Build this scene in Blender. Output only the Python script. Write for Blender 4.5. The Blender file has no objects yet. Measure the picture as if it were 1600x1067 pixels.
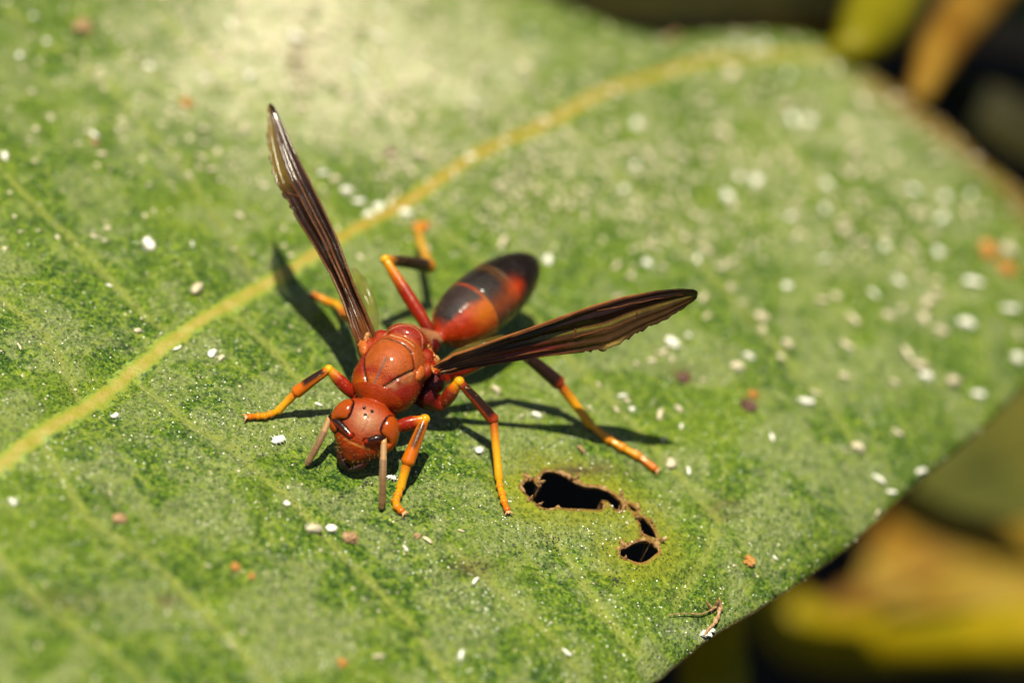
import bpy, bmesh, math, random
import numpy as np
from mathutils import Vector, Matrix, noise
from mathutils.bvhtree import BVHTree
from mathutils.geometry import delaunay_2d_cdt

# one Blender unit is one centimetre: the leaf lies in the XY plane, Z is its normal
random.seed(7)
RNG = np.random.default_rng(11)
scene = bpy.context.scene
COL = scene.collection

# ------------------------------------------------------------------ camera
ELEV = math.radians(40.0)
ROLL = math.radians(19.3)
DIST = 21.7
LENS = 100.0
FPX = 1600 * LENS / 36.0
FWD = Vector((0, math.cos(ELEV), -math.sin(ELEV)))
UP0 = Vector((0, math.sin(ELEV), math.cos(ELEV)))
R0 = Vector((1, 0, 0))
CR = R0 * math.cos(ROLL) + UP0 * math.sin(ROLL)
CU = R0 * -math.sin(ROLL) + UP0 * math.cos(ROLL)
CPOS = FWD * -DIST

def ray(px, py):
    return (FWD + CR * ((px - 800) / FPX) - CU * ((py - 533.5) / FPX)).normalized()

def at(px, py, h=0.0):
    """the point of the level plane at height h (cm) above the leaf that the photograph shows there"""
    d = ray(px, py)
    return CPOS + d * ((h - CPOS.z) / d.z)

def mm(px, py, h):
    return at(px, py, h / 10.0)

def to_px(v):
    p = Vector(v) - CPOS
    z = p.dot(FWD)
    return 800 + FPX * p.dot(CR) / z, 533.5 - FPX * p.dot(CU) / z

cam = bpy.data.cameras.new('camera')
camo = bpy.data.objects.new('camera', cam)
COL.objects.link(camo)
m = Matrix((CR, CU, -FWD)).transposed().to_4x4()
m.translation = CPOS
camo.matrix_world = m
cam.sensor_width = 36.0
cam.sensor_fit = 'HORIZONTAL'
cam.lens = LENS
cam.clip_start = 0.5
cam.clip_end = 3000
cam.dof.use_dof = True
cam.dof.focus_distance = (mm(612, 735, 0.4) - CPOS).dot(FWD)
cam.dof.aperture_fstop = LENS * 1e-3 / 0.82
cam.dof.aperture_blades = 0
scene.camera = camo

# ------------------------------------------------------------------ light
SUN = Vector((-0.20, -0.12, 1.0)).normalized()
world = bpy.data.worlds.new('World')
scene.world = world
world.use_nodes = True
wn = world.node_tree
sky = wn.nodes.new('ShaderNodeTexSky')
sky.sky_type = 'NISHITA'
sky.sun_disc = False
sky.sun_elevation = math.asin(SUN.z)
sky.sun_rotation = math.atan2(SUN.x, SUN.y)
bg = wn.nodes['Background']
bg.inputs['Strength'].default_value = 0.05
wn.links.new(sky.outputs[0], bg.inputs['Color'])
sl = bpy.data.lights.new('sun', 'SUN')
sl.energy = 5.0
sl.angle = math.radians(0.53)
sl.color = (1.0, 0.93, 0.72)
so = bpy.data.objects.new('sun', sl)
so.rotation_euler = SUN.to_track_quat('Z', 'Y').to_euler()
so.location = SUN * 60
COL.objects.link(so)
vs = scene.view_settings
vs.view_transform = 'Standard'
vs.look = 'None'
vs.gamma = 1.0
vs.use_curve_mapping = False
vs.exposure = 0.92
scene.cycles.use_denoising = True

# ------------------------------------------------------------------ helpers
def link(name, me, mat=None, parent=None, label=None, cat=None, group=None, kind=None):
    o = bpy.data.objects.new(name, me)
    COL.objects.link(o)
    if mat is not None:
        me.materials.clear() if len(me.materials) else None
        me.materials.append(mat)
    if parent is not None:
        o.parent = parent
        o.matrix_parent_inverse = Matrix.Translation(-parent.matrix_world.translation) if False else Matrix.Identity(4)
    if label: o['label'] = label
    if cat: o['category'] = cat
    if group: o['group'] = group
    if kind: o['kind'] = kind
    return o

def empty(name, label=None, cat=None, parent=None, group=None):
    o = bpy.data.objects.new(name, None)
    o.empty_display_size = 0.2
    COL.objects.link(o)
    if parent: o.parent = parent
    if label: o['label'] = label
    if cat: o['category'] = cat
    if group: o['group'] = group
    return o

def mesh(name, verts, faces, cols=None, smooth=True, attrs=None):
    me = bpy.data.meshes.new(name)
    me.from_pydata([tuple(v) for v in verts], [], [tuple(f) for f in faces])
    if smooth:
        me.polygons.foreach_set('use_smooth', [True] * len(me.polygons))
    if cols is not None:
        a = me.attributes.new('pigment', 'FLOAT_COLOR', 'POINT')
        c = np.ones((len(verts), 4), dtype=np.float32)
        cols = np.asarray(cols, dtype=np.float32)
        c[:, :cols.shape[1]] = cols
        a.data.foreach_set('color', c.ravel())
    if attrs:
        for k, v in attrs.items():
            a = me.attributes.new(k, 'FLOAT', 'POINT')
            a.data.foreach_set('value', np.asarray(v, dtype=np.float32))
    me.update()
    return me

def catmull(pts, n):
    pts = [Vector(p) for p in pts]
    if len(pts) == 2:
        return [pts[0].lerp(pts[1], i / (n - 1)) for i in range(n)]
    P = [pts[0] * 2 - pts[1]] + pts + [pts[-1] * 2 - pts[-2]]
    seg = len(pts) - 1
    out = []
    for i in range(n):
        t = i / (n - 1) * seg
        k = min(int(t), seg - 1)
        t -= k
        a, b, c, d = P[k], P[k + 1], P[k + 2], P[k + 3]
        out.append(0.5 * ((2 * b) + (c - a) * t + (2 * a - 5 * b + 4 * c - d) * t * t + (3 * b - a - 3 * c + d) * t ** 3))
    return out

def lerp_list(vals, t):
    x = t * (len(vals) - 1)
    k = min(int(x), len(vals) - 2)
    f = x - k
    a, b = vals[k], vals[k + 1]
    if isinstance(a, (tuple, list)):
        return tuple(p + (q - p) * f for p, q in zip(a, b))
    return a + (b - a) * f

def tube(pts, radii, col=(0.5, 0.5, 0.5), n=14, ns=12, flat=1.0, cap=True, wob=0.0, raw=False, seed=0):
    """tapered tube along a smooth path; col is one colour, a list along the tube or a function(t, normal)"""
    path = [Vector(p) for p in pts] if raw else catmull(pts, n)
    n = len(path)
    V, F, C = [], [], []
    ref = Vector((0.13, 0.21, 1.0))
    for i, p in enumerate(path):
        tan = (path[min(i + 1, n - 1)] - path[max(i - 1, 0)]).normalized()
        a = (ref - tan * ref.dot(tan)).normalized()
        b = tan.cross(a)
        ref = a
        t = i / (n - 1)
        r = lerp_list(radii, t) if not callable(radii) else radii(t)
        for k in range(ns):
            th = 2 * math.pi * k / ns
            d = a * math.cos(th) + b * math.sin(th) * flat
            rr = r * (1 + wob * noise.noise((p + d * r) * 30 + Vector((seed, 0, 0)))) if wob else r
            V.append(p + d * rr)
            C.append(col(t, d) if callable(col) else (lerp_list(col, t) if isinstance(col, list) else col))
    for i in range(n - 1):
        for k in range(ns):
            k2 = (k + 1) % ns
            F.append((i * ns + k, i * ns + k2, (i + 1) * ns + k2, (i + 1) * ns + k))
    if cap:
        for end, sgn in ((0, -1), (n - 1, 1)):
            p = path[end]
            tan = (path[min(end + 1, n - 1)] - path[max(end - 1, 0)]).normalized() * sgn
            r = lerp_list(radii, end / (n - 1)) if not callable(radii) else radii(end / (n - 1))
            base = len(V)
            ring0 = [end * ns + k for k in range(ns)]
            rings = [ring0]
            for s, h in ((0.75, 0.5), (0.4, 0.8)):
                ring = []
                for k in range(ns):
                    q = V[ring0[k]]
                    V.append(p + (q - p) * s + tan * r * h * 0.8)
                    C.append(C[ring0[k]])
                    ring.append(len(V) - 1)
                rings.append(ring)
            V.append(p + tan * r * 0.78); C.append(C[ring0[0]])
            tip = len(V) - 1
            for ra, rb in zip(rings, rings[1:]):
                for k in range(ns):
                    k2 = (k + 1) % ns
                    q = (ra[k], ra[k2], rb[k2], rb[k])
                    F.append(q if sgn > 0 else q[::-1])
            for k in range(ns):
                q = (rings[-1][k], rings[-1][(k + 1) % ns], tip)
                F.append(q if sgn > 0 else q[::-1])
    return V, F, C

def ellipsoid(c, axes, r, nu=24, nv=14):
    """verts and faces of an ellipsoid with the given axes (Vectors) and radii"""
    V, F = [], []
    c = Vector(c)
    for j in range(nv + 1):
        ph = math.pi * j / nv
        for i in range(nu):
            th = 2 * math.pi * i / nu
            d = (math.sin(ph) * math.cos(th), math.sin(ph) * math.sin(th), math.cos(ph))
            V.append(c + axes[0] * d[0] * r[0] + axes[1] * d[1] * r[1] + axes[2] * d[2] * r[2])
    for j in range(nv):
        for i in range(nu):
            i2 = (i + 1) % nu
            F.append((j * nu + i, (j + 1) * nu + i, (j + 1) * nu + i2, j * nu + i2))
    return V, F

# ------------------------------------------------------------------ node helpers
class Mat:
    def __init__(self, name):
        self.m = bpy.data.materials.new(name)
        self.m.use_nodes = True
        self.t = self.m.node_tree
        self.b = self.t.nodes['Principled BSDF']
        self.out = self.t.nodes['Material Output']
        self.co = self.t.nodes.new('ShaderNodeTexCoord').outputs['Object']
    def set(self, sock, v):
        if hasattr(v, 'links'):
            self.t.links.new(v, sock)
        else:
            if isinstance(v, (tuple, list)) and len(v) == 3 and sock.type == 'RGBA':
                v = (*v, 1)
            sock.default_value = v
    def p(self, **kw):
        for k, v in kw.items():
            self.set(self.b.inputs[k.replace('_', ' ')], v)
        return self
    def noise(self, scale, detail=4, rough=0.55, dist=0.0, co=None, out='Fac'):
        n = self.t.nodes.new('ShaderNodeTexNoise')
        n.inputs['Scale'].default_value = scale
        n.inputs['Detail'].default_value = detail
        n.inputs['Roughness'].default_value = rough
        n.inputs['Distortion'].default_value = dist
        self.t.links.new(co or self.co, n.inputs['Vector'])
        return n.outputs[out]
    def voro(self, scale, feature='F1', out='Distance', rnd=1.0, co=None):
        n = self.t.nodes.new('ShaderNodeTexVoronoi')
        n.feature = feature
        n.inputs['Scale'].default_value = scale
        n.inputs['Randomness'].default_value = rnd
        self.t.links.new(co or self.co, n.inputs['Vector'])
        return n.outputs[out]
    def mapping(self, scale, rot=(0, 0, 0), loc=(0, 0, 0)):
        n = self.t.nodes.new('ShaderNodeMapping')
        n.inputs['Scale'].default_value = scale
        n.inputs['Rotation'].default_value = rot
        n.inputs['Location'].default_value = loc
        self.t.links.new(self.co, n.inputs['Vector'])
        return n.outputs[0]
    def math(self, op, a, b=0.0, clamp=False):
        n = self.t.nodes.new('ShaderNodeMath')
        n.operation = op
        n.use_clamp = clamp
        self.set(n.inputs[0], a)
        self.set(n.inputs[1], b)
        return n.outputs[0]
    def step(self, v, lo, hi, a=0.0, b=1.0):
        n = self.t.nodes.new('ShaderNodeMapRange')
        n.interpolation_type = 'SMOOTHSTEP'
        self.set(n.inputs['Value'], v)
        n.inputs['From Min'].default_value = lo
        n.inputs['From Max'].default_value = hi
        n.inputs['To Min'].default_value = a
        n.inputs['To Max'].default_value = b
        return n.outputs[0]
    def mix(self, f, a, b, mode='MIX'):
        n = self.t.nodes.new('ShaderNodeMix')
        n.data_type = 'RGBA'
        n.blend_type = mode
        n.clamp_factor = True
        self.set(n.inputs['Factor'], f)
        self.set(n.inputs['A'], a)
        self.set(n.inputs['B'], b)
        for s in n.inputs:
            pass
        return n.outputs['Result']
    def attr(self, name, out='Fac'):
        n = self.t.nodes.new('ShaderNodeAttribute')
        n.attribute_name = name
        return n.outputs[out]
    def ramp(self, f, stops):
        n = self.t.nodes.new('ShaderNodeValToRGB')
        e = n.color_ramp.elements
        while len(e) < len(stops):
            e.new(0.5)
        for el, (pos, c) in zip(e, stops):
            el.position = pos
            el.color = (*c, 1)
        self.t.links.new(f, n.inputs[0])
        return n.outputs[0]
    def bump(self, h, strength=0.5, dist=0.01, normal=None):
        n = self.t.nodes.new('ShaderNodeBump')
        n.inputs['Strength'].default_value = strength
        n.inputs['Distance'].default_value = dist
        self.t.links.new(h, n.inputs['Height'])
        if normal is not None:
            self.t.links.new(normal, n.inputs['Normal'])
        return n.outputs[0]

def _fix_mix():
    # Mix nodes in colour mode carry several sockets of one name: pick the RGBA ones
    def mix(self, f, a, b, mode='MIX'):
        n = self.t.nodes.new('ShaderNodeMix')
        n.data_type = 'RGBA'
        n.blend_type = mode
        ins = [s for s in n.inputs if s.type == 'RGBA']
        self.set(n.inputs[0], f)
        self.set(ins[0], a)
        self.set(ins[1], b)
        return [s for s in n.outputs if s.type == 'RGBA'][0]
    Mat.mix = mix
_fix_mix()

# ------------------------------------------------------------------ leaf outline, holes and relief
def sm(x, a, b):
    t = min(1, max(0, (x - a) / (b - a)))
    return t * t * (3 - 2 * t)

def mixc(a, b, f):
    return tuple(p + (q - p) * f for p, q in zip(a, b))

def seg_dist(P, line, closed=False):
    """distance of each 2D or 3D point in P to a polyline; also the arc parameter of the nearest point"""
    L = np.asarray(line, dtype=float)
    A = L if closed else L[:-1]
    B = np.roll(L, -1, axis=0) if closed else L[1:]
    best = np.full(len(P), 1e9)
    par = np.zeros(len(P))
    acc = 0.0
    for a, b in zip(A, B):
        ab = b - a
        l2 = max((ab * ab).sum(), 1e-12)
        t = np.clip(((P - a) @ ab) / l2, 0, 1)
        d = np.sqrt((((a + t[:, None] * ab) - P) ** 2).sum(1))
        k = d < best
        best[k] = d[k]
        par[k] = acc + t[k] * math.sqrt(l2)
        acc += math.sqrt(l2)
    return best, par

def inside(P, poly):
    x, y = P[:, 0], P[:, 1]
    c = np.zeros(len(P), dtype=bool)
    q = np.asarray(poly, dtype=float)
    for (x1, y1), (x2, y2) in zip(q, np.roll(q, -1, axis=0)):
        if y1 == y2:
            continue
        c ^= ((y1 > y) != (y2 > y)) & (x < (x2 - x1) * (y - y1) / (y2 - y1) + x1)
    return c

def xy(px, py):
    v = at(px, py, 0)
    return (v.x, v.y)

MIDRIB_PX = [(-520, 1080), (-250, 895), (-100, 798), (0, 728), (70, 676), (140, 632), (220, 566), (300, 506), (370, 462), (430, 425), (490, 392),
             (560, 349), (640, 305), (760, 231), (860, 184), (960, 133), (1060, 97), (1150, 76), (1240, 70), (1330, 76)]
MIDRIB = [xy(*p) for p in MIDRIB_PX]
EDGE_PX = [(1344, 46), (1290, 28), (1220, 14), (1150, 14), (1090, 20), (1040, 22), (990, 10), (940, -8), (890, -24), (840, -40), (740, -60), (600, -120), (420, -160), (200, -160), (0, -120),
           (-250, 10), (-480, 240), (-640, 560), (-700, 850), (-640, 1080), (-520, 1220), (-250, 1340), (0, 1380), (250, 1370), (500, 1320),
           (700, 1245), (850, 1158), (930, 1106), (990, 1066), (1040, 1032), (1085, 998), (1120, 968), (1150, 948), (1200, 920), (1240, 896), (1280, 871),
           (1330, 835), (1362, 806), (1395, 776), (1430, 742), (1480, 699), (1540, 648), (1600, 592), (1660, 520), (1690, 440), (1680, 370), (1645, 310), (1600, 262), (1555, 226), (1512, 178), (1470, 148), (1430, 116), (1388, 82)]
EDGE = catmull([Vector((*xy(*p), 0)) for p in EDGE_PX] + [Vector((*xy(*EDGE_PX[0]), 0))], 420)[:-1]
EDGE = [(v.x + 0.006 * noise.noise(v * 9), v.y + 0.006 * noise.noise(v * 9 + Vector((5, 0, 0)))) for v in EDGE]
HOLES_PX = [
    [(813, 760), (823, 747), (830, 746), (836, 752), (841, 757), (846, 757), (843, 749), (845, 741), (853, 735.6), (864, 736.5), (881, 742), (891, 749), (900, 754), (915, 761), (928, 762), (939, 765),
     (950, 770), (960, 777), (968, 786), (971, 795), (967, 802), (958, 799), (953, 793), (947, 787), (938, 785), (942, 791), (938, 800), (924, 799), (911, 797.5),
     (893, 796), (877, 794), (872, 790), (867, 793), (853, 794), (843, 790), (836, 784), (825, 773)],
    [(976, 787), (986, 792), (993, 798), (997.5, 802), (988, 804), (981, 797.5)],
    [(990, 811), (1005, 812.5), (1013, 820), (1018, 826), (1023, 835), (1025.6, 844), (1012.5, 841.5), (1001, 835), (998.5, 824)],
    [(967.5, 859), (979, 854.7), (988, 851), (997.5, 848), (1010.6, 848), (1021, 854), (1030, 861), (1018, 872.5), (1001, 880), (982.5, 875), (969.4, 868.8)]]
HOLES = [[(v.x, v.y) for v in catmull([Vector((*xy(*p), 0)) for p in h] + [Vector((*xy(*h[0]), 0))], len(h) * 3)[:-1]] for h in HOLES_PX]
VEINS_PX = [
    [(130, 630), (105, 582), (60, 515), (0, 465), (-90, 400)],
    [(286, 516), (236, 495), (169, 424), (105, 360), (0, 262), (-90, 190)],
    [(410, 436), (345, 340), (283, 250), (162, 118), (20, 20), (-60, -40)],
    [(545, 358), (500, 290), (440, 200), (340, 100), (250, 20)],
    [(700, 268), (650, 200), (600, 110), (560, 20)],
    [(880, 174), (850, 130), (800, 60), (770, 0)],
    [(-60, 770), (0, 880), (80, 960), (150, 1010), (230, 1075)],
    [(60, 688), (135, 818), (210, 865), (250, 890), (355, 990), (430, 1075)],
    [(210, 580), (300, 668), (365, 705), (405, 742), (445, 770), (520, 850), (640, 960), (720, 1080)],
    [(360, 474), (440, 560), (470, 590)],
    [(700, 850), (800, 930), (900, 1020), (960, 1080)],
    [(860, 830), (900, 880), (945, 950), (1000, 1000)],
    [(640, 310), (760, 420), (900, 580), (1060, 740), (1125, 815), (1100, 875), (1060, 930)],
    [(880, 180), (1000, 320), (1150, 480), (1300, 640), (1340, 700)],
    [(1090, 92), (1200, 210), (1330, 330), (1500, 480)]]
VEINS = [[xy(*p) for p in v] for v in VEINS_PX]

def leafz_arr(P):
    """height of the leaf's upper surface (cm) at points P (n x 2)"""
    P = np.asarray(P, dtype=float)
    x, y = P[:, 0], P[:, 1]
    z = 0.05 * np.sin(x * 0.8 + 0.6) * np.sin(y * 0.7 + 1.0) + 0.012 * np.sin(x * 4.1 + y * 2.3) + 0.01 * np.sin(y * 5.3 - x * 3.1 + 1)
    dm, _ = seg_dist(P, MIDRIB)
    z -= 0.055 * np.exp(-(dm / 0.26) ** 2)
    for v in VEINS:
        dv, _ = seg_dist(P, v)
        z -= 0.016 * np.exp(-(dv / 0.05) ** 2)
        z += 0.008 * np.exp(-((dv - 0.11) / 0.08) ** 2)
    de, _ = seg_dist(P, EDGE, True)
    z -= 0.22 * np.clip(1 - de / 0.7, 0, 1) ** 2
    return z

def leafz(x, y):
    return float(leafz_arr([[x, y]])[0])

def on_leaf(px, py):
    v = at(px, py, 0)
    for _ in range(3):
        v = at(px, py, leafz(v.x, v.y))
    return v

# ------------------------------------------------------------------ materials
def leaf_material():
    M = Mat('green leaf')
    n1 = M.noise(0.9, 4, 0.6)
    n2 = M.noise(6.5, 6, 0.70, 0.6)
    n3 = M.noise(21.0, 5, 0.72, 0.3)
    n6 = M.noise(70.0, 3, 0.6)
    nb = M.noise(38.0, 4, 0.7, co=M.mapping((1, 1, 1), (0, 0, 0.3), (7, 2, 1)))
    v1 = M.voro(30.0)
    t = M.math('ADD', M.math('MULTIPLY', n2, 0.16), M.math('ADD', M.math('MULTIPLY', n3, 0.46), M.math('MULTIPLY', M.noise(48.0, 4, 0.7), 0.38)))
    c = M.ramp(t, [(0.445, (0.005, 0.024, 0.0008)), (0.49, (0.026, 0.072, 0.002)), (0.53, (0.080, 0.142, 0.005)), (0.59, (0.190, 0.235, 0.016))])
    c = M.mix(M.step(n1, 0.42, 0.66, 0.0, 0.38), c, (0.135, 0.190, 0.006))
    # grey waxy film in streaks and patches
    st = M.noise(8.0, 6, 0.75, 1.4, co=M.mapping((4.2, 1.5, 1), (0, 0, 0.6)))
    patch = M.noise(1.5, 6, 0.66, 0.6, co=M.mapping((1, 1, 1), (0, 0, 0), (3.3, 1.2, 0)))
    pits = M.step(M.noise(30.0, 4, 0.7, 0.4, co=M.mapping((1, 1, 1), (0, 0, 0.9), (1, 5, 2))), 0.40, 0.50)
    film = M.math('MULTIPLY', M.step(patch, 0.47, 0.57), M.math('ADD', 0.30, M.math('MULTIPLY', M.step(st, 0.40, 0.58), 0.70)))
    film = M.math('MULTIPLY', film, M.math('ADD', 0.12, M.math('MULTIPLY', pits, 0.88)))
    film = M.math('ADD', film, M.math('MULTIPLY', M.step(nb, 0.52, 0.64), 0.30), True)
    dust = M.attr('dust')
    film = M.math('ADD', film, M.math('MULTIPLY', dust, M.step(M.noise(7, 6, 0.75), 0.34, 0.58)), True)
    c = M.mix(M.math('MULTIPLY', film, 0.78), c, M.mix(dust, (0.255, 0.285, 0.118), (0.56, 0.54, 0.37)))
    # yellow flush along midrib and round the chewed hole
    mid = M.attr('mid')
    c = M.mix(M.step(M.math('ADD', mid, M.math('MULTIPLY', M.math('SUBTRACT', n3, 0.5), 0.14)), 0.02, 0.115, 0.70, 0.0), c, (0.19, 0.225, 0.014))
    vd = M.math('ADD', M.attr('vein'), M.math('MULTIPLY', M.math('SUBTRACT', nb, 0.5), 0.10))
    c = M.mix(M.math('MULTIPLY', M.step(vd, 0.005, 0.060, 0.75, 0.0), M.step(n2, 0.25, 0.54)), c, (0.21, 0.235, 0.045))
    wco = M.t.nodes.new('ShaderNodeVectorMath'); wco.operation = 'ADD'
    M.t.links.new(M.co, wco.inputs[0])
    wsc = M.t.nodes.new('ShaderNodeVectorMath'); wsc.operation = 'SCALE'
    M.t.links.new(M.noise(5, 3, 0.6, out='Color'), wsc.inputs[0]); wsc.inputs['Scale'].default_value = 0.12
    M.t.links.new(wsc.outputs[0], wco.inputs[1])
    net = M.voro(4.2, 'DISTANCE_TO_EDGE', co=wco.outputs[0])
    netm = M.math('MULTIPLY', M.step(net, 0.010, 0.055, 0.55, 0.0), M.step(n2, 0.38, 0.58))
    c = M.mix(netm, c, (0.20, 0.235, 0.040))
    hole = M.attr('hole')
    hn = M.math('ADD', hole, M.math('MULTIPLY', M.math('SUBTRACT', n2, 0.5), 0.55))
    c = M.mix(M.step(hn, 0.0, 0.34, 0.80, 0.0), c, M.mix(M.step(n3, 0.4, 0.6), (0.13, 0.155, 0.006), (0.22, 0.22, 0.012)))
    hn2 = M.math('ADD', hole, M.math('MULTIPLY', M.math('SUBTRACT', n3, 0.5), 0.10))
    c = M.mix(M.step(hn2, 0.004, 0.030, 0.95, 0.0), c, (0.21, 0.105, 0.025))
    # fine cell mottling, tiny dark specks in clusters, brown blemishes
    c = M.mix(M.step(v1, 0.08, 0.40, 0.62, 0.0), c, (0.010, 0.036, 0.001))
    sp = M.voro(17.0)
    spc = M.voro(17.0, out='Color')
    sepn = M.t.nodes.new('ShaderNodeSeparateColor'); M.t.links.new(spc, sepn.inputs[0])
    clus = M.math('MULTIPLY', sepn.outputs[0], M.step(M.noise(2.6, 3, 0.5, co=M.mapping((1, 1, 1), (0, 0, 0), (9, 4, 0))), 0.42, 0.62))
    speck = M.math('MULTIPLY', M.step(sp, 0.12, 0.30, 1.0, 0.0), M.step(clus, 0.40, 0.55))
    speck = M.math('MULTIPLY', speck, M.step(n6, 0.38, 0.52))
    c = M.mix(M.math('MULTIPLY', speck, 0.92), c, (0.020, 0.019, 0.016))
    yl = M.math('MULTIPLY', M.step(M.voro(23.0, co=M.mapping((1, 1, 1), (0, 0, 0.4), (2, 7, 0))), 0.06, 0.24, 1, 0), M.step(M.noise(5, 3), 0.46, 0.60))
    c = M.mix(M.math('MULTIPLY', yl, 0.65), c, (0.19, 0.19, 0.022))
    br = M.attr('brown')
    c = M.mix(M.math('MULTIPLY', br, M.step(n2, 0.3, 0.6)), c, (0.075, 0.040, 0.018))
    c = M.mix(M.math('MULTIPLY', M.attr('rust'), M.step(n2, 0.25, 0.55)), c, (0.13, 0.070, 0.008))
    c = M.mix(M.step(M.math('ADD', M.attr('edge'), M.math('MULTIPLY', n3, 0.02)), 0.012, 0.035, 0.9, 0.0), c, (0.07, 0.040, 0.014))
    h = M.math('ADD', M.math('MULTIPLY', n6, 0.7), M.math('ADD', M.math('MULTIPLY', n3, 1.0), M.math('MULTIPLY', M.step(v1, 0.0, 0.5), 0.5)))
    h = M.math('ADD', h, M.math('MULTIPLY', film, 0.25))
    M.p(Base_Color=c, Roughness=M.math('ADD', 0.27, M.math('MULTIPLY', film, 0.25)), Specular_IOR_Level=0.22, Normal=M.bump(h, 0.85, 0.025))
    return M.m

def rib_material(name, a, b, far):
    M = Mat(name)
    n = M.noise(14, 5, 0.65)
    f = M.noise(60, 3, 0.6)
    c = M.mix(M.step(n, 0.35, 0.65), a, b)
    c = M.mix(M.attr('far'), c, far)
    c = M.mix(M.math('MULTIPLY', M.step(M.noise(42, 3, 0.6, co=M.mapping((1, 1, 1), (0, 0, 0), (4, 4, 0))), 0.60, 0.70), 0.7), c, (0.16, 0.07, 0.02))
    g = M.ramp(M.noise(21.0, 5, 0.72, 0.3), [(0.42, (0.012, 0.040, 0.002)), (0.5, (0.070, 0.135, 0.010)), (0.59, (0.185, 0.245, 0.036))])
    sd = M.math('ADD', M.attr('side'), M.math('MULTIPLY', M.math('SUBTRACT', M.noise(11, 6, 0.8), 0.5), 2.2))
    c = M.mix(M.step(sd, 0.15, 0.50, 0.0, 0.85), c, (0.165, 0.195, 0.012))
    c = M.mix(M.step(sd, 0.40, 1.0), c, g)
    h = M.math('ADD', n, f)
    M.p(Base_Color=c, Roughness=0.5, Normal=M.bump(h, 0.5, 0.012))
    return M.m

def cuticle(name, rough=0.3, sss=0.0, bump=0.25, scale=90, coat=0.0, sheen=0.25, grain=0.25):
    M = Mat(name)
    c = M.attr('pigment', 'Color')
    n = M.noise(scale, 3, 0.6)
    n2 = M.noise(scale / 6, 3, 0.6)
    pv = M.voro(scale * 0.75)
    c = M.mix(M.step(pv, 0.08, 0.42, grain * 0.75, 0.0), c, M.mix(1.0, c, (0.45, 0.30, 0.25), 'MULTIPLY'))
    c = M.mix(M.step(M.math('ADD', M.math('MULTIPLY', n, 0.5), M.math('MULTIPLY', n2, 0.5)), 0.35, 0.65, grain, 0.0), c, M.mix(1.0, c, (0.55, 0.42, 0.35), 'MULTIPLY'))
    M.p(Base_Color=c, Roughness=rough * 0.9, Normal=M.bump(M.math('ADD', n, M.math('MULTIPLY', pv, 0.6)), bump, 0.005), Coat_Weight=coat, Coat_Roughness=0.13,
        Specular_IOR_Level=0.16, Sheen_Weight=sheen, Sheen_Roughness=0.35, Sheen_Tint=(1.0, 0.75, 0.4))
    if sss:
        M.p(Subsurface_Weight=sss, Subsurface_Radius=(0.03, 0.012, 0.004), Subsurface_Scale=1.0)
    return M.m

def simple(name, col, rough=0.5, scale=12.0, amt=0.35, bump=0.3, dist=0.01, col2=None):
    M = Mat(name)
    n = M.noise(scale, 5, 0.6)
    c = M.mix(M.step(n, 0.3, 0.7), col2 or tuple(x * (1 - amt) for x in col), col)
    M.p(Base_Color=c, Roughness=rough, Specular_IOR_Level=0.12, Normal=M.bump(n, bump, dist))
    return M.m

MAT_LEAF = leaf_material()
MAT_RIB = rib_material('midrib', (0.245, 0.200, 0.040), (0.195, 0.180, 0.012), (0.225, 0.140, 0.012))
MAT_VEIN = rib_material('vein', (0.13, 0.15, 0.040), (0.075, 0.11, 0.018), (0.1, 0.12, 0.02))
MAT_RIM = simple('dead leaf rim', (0.34, 0.21, 0.085), 0.5, 26, 0.6, 0.8, 0.02, col2=(0.10, 0.040, 0.018))
MAT_BODY = cuticle('wasp cuticle', 0.30, 0.0, 0.9, 120, 0.24, 0.0, 0.55)
MAT_LEG = cuticle('wasp leg', 0.34, 0.15, 0.3, 110, 0.22, 0.10, 0.30)
MAT_EYE = cuticle('compound eye', 0.16, 0.0, 0.05, 60, 0.3, 0.0, 0.35)
MAT_ANT = cuticle('antenna', 0.45, 0.0, 0.5, 160, 0.0, 0.35, 0.35)

def wing_material():
    M = Mat('smoky wing membrane')
    c = M.attr('pigment', 'Color')
    a = M.attr('pigment', 'Alpha')
    n = M.noise(9, 5, 0.65, co=M.mapping((1, 1, 1)))
    f = M.noise(120, 3, 0.6)
    c = M.mix(M.step(n, 0.35, 0.65, 0.5, 0.0), c, M.mix(1.0, c, (0.35, 0.3, 0.3), 'MULTIPLY'))
    M.p(Base_Color=c, Roughness=0.18, Alpha=a, Specular_IOR_Level=0.28, Normal=M.bump(M.math('ADD', M.math('MULTIPLY', f, 0.12), n), 0.18, 0.012))
    return M.m
MAT_WING = wing_material()
MAT_WVEIN = simple('wing vein', (0.10, 0.035, 0.012), 0.25, 40, 0.5, 0.2, 0.004)

# ------------------------------------------------------------------ ground far below
def build_ground():
    M = Mat('dark soil')
    n = M.noise(0.6, 8, 0.7)
    c = M.mix(M.step(n, 0.35, 0.7), (0.006, 0.005, 0.004), (0.020, 0.015, 0.010))
    M.p(Base_Color=c, Roughness=0.95, Specular_IOR_Level=0.1, Normal=M.bump(n, 0.8, 0.6))
    V, F = [], []
    ticks = [-1500, -600, -250, -120] + list(range(-60, 61, 4)) + [120, 250, 600, 1500]
    for y in ticks:
        for x in ticks:
            V.append((x, y, -24 + (1.2 * noise.noise(Vector((x * 0.13, y * 0.13, 0))) if abs(x) < 100 and abs(y) < 100 else 0)))
    k = len(ticks)
    for j in range(k - 1):
        for i in range(k - 1):
            F.append((j * k + i, j * k + i + 1, (j + 1) * k + i + 1, (j + 1) * k + i))
    link('ground', mesh('ground', V, F), M.m, kind='structure')
build_ground()

# ------------------------------------------------------------------ the big leaf
leaf = empty('leaf', 'large mottled green leaf with yellow midrib and chewed hole, under the wasp', 'leaf')

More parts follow.
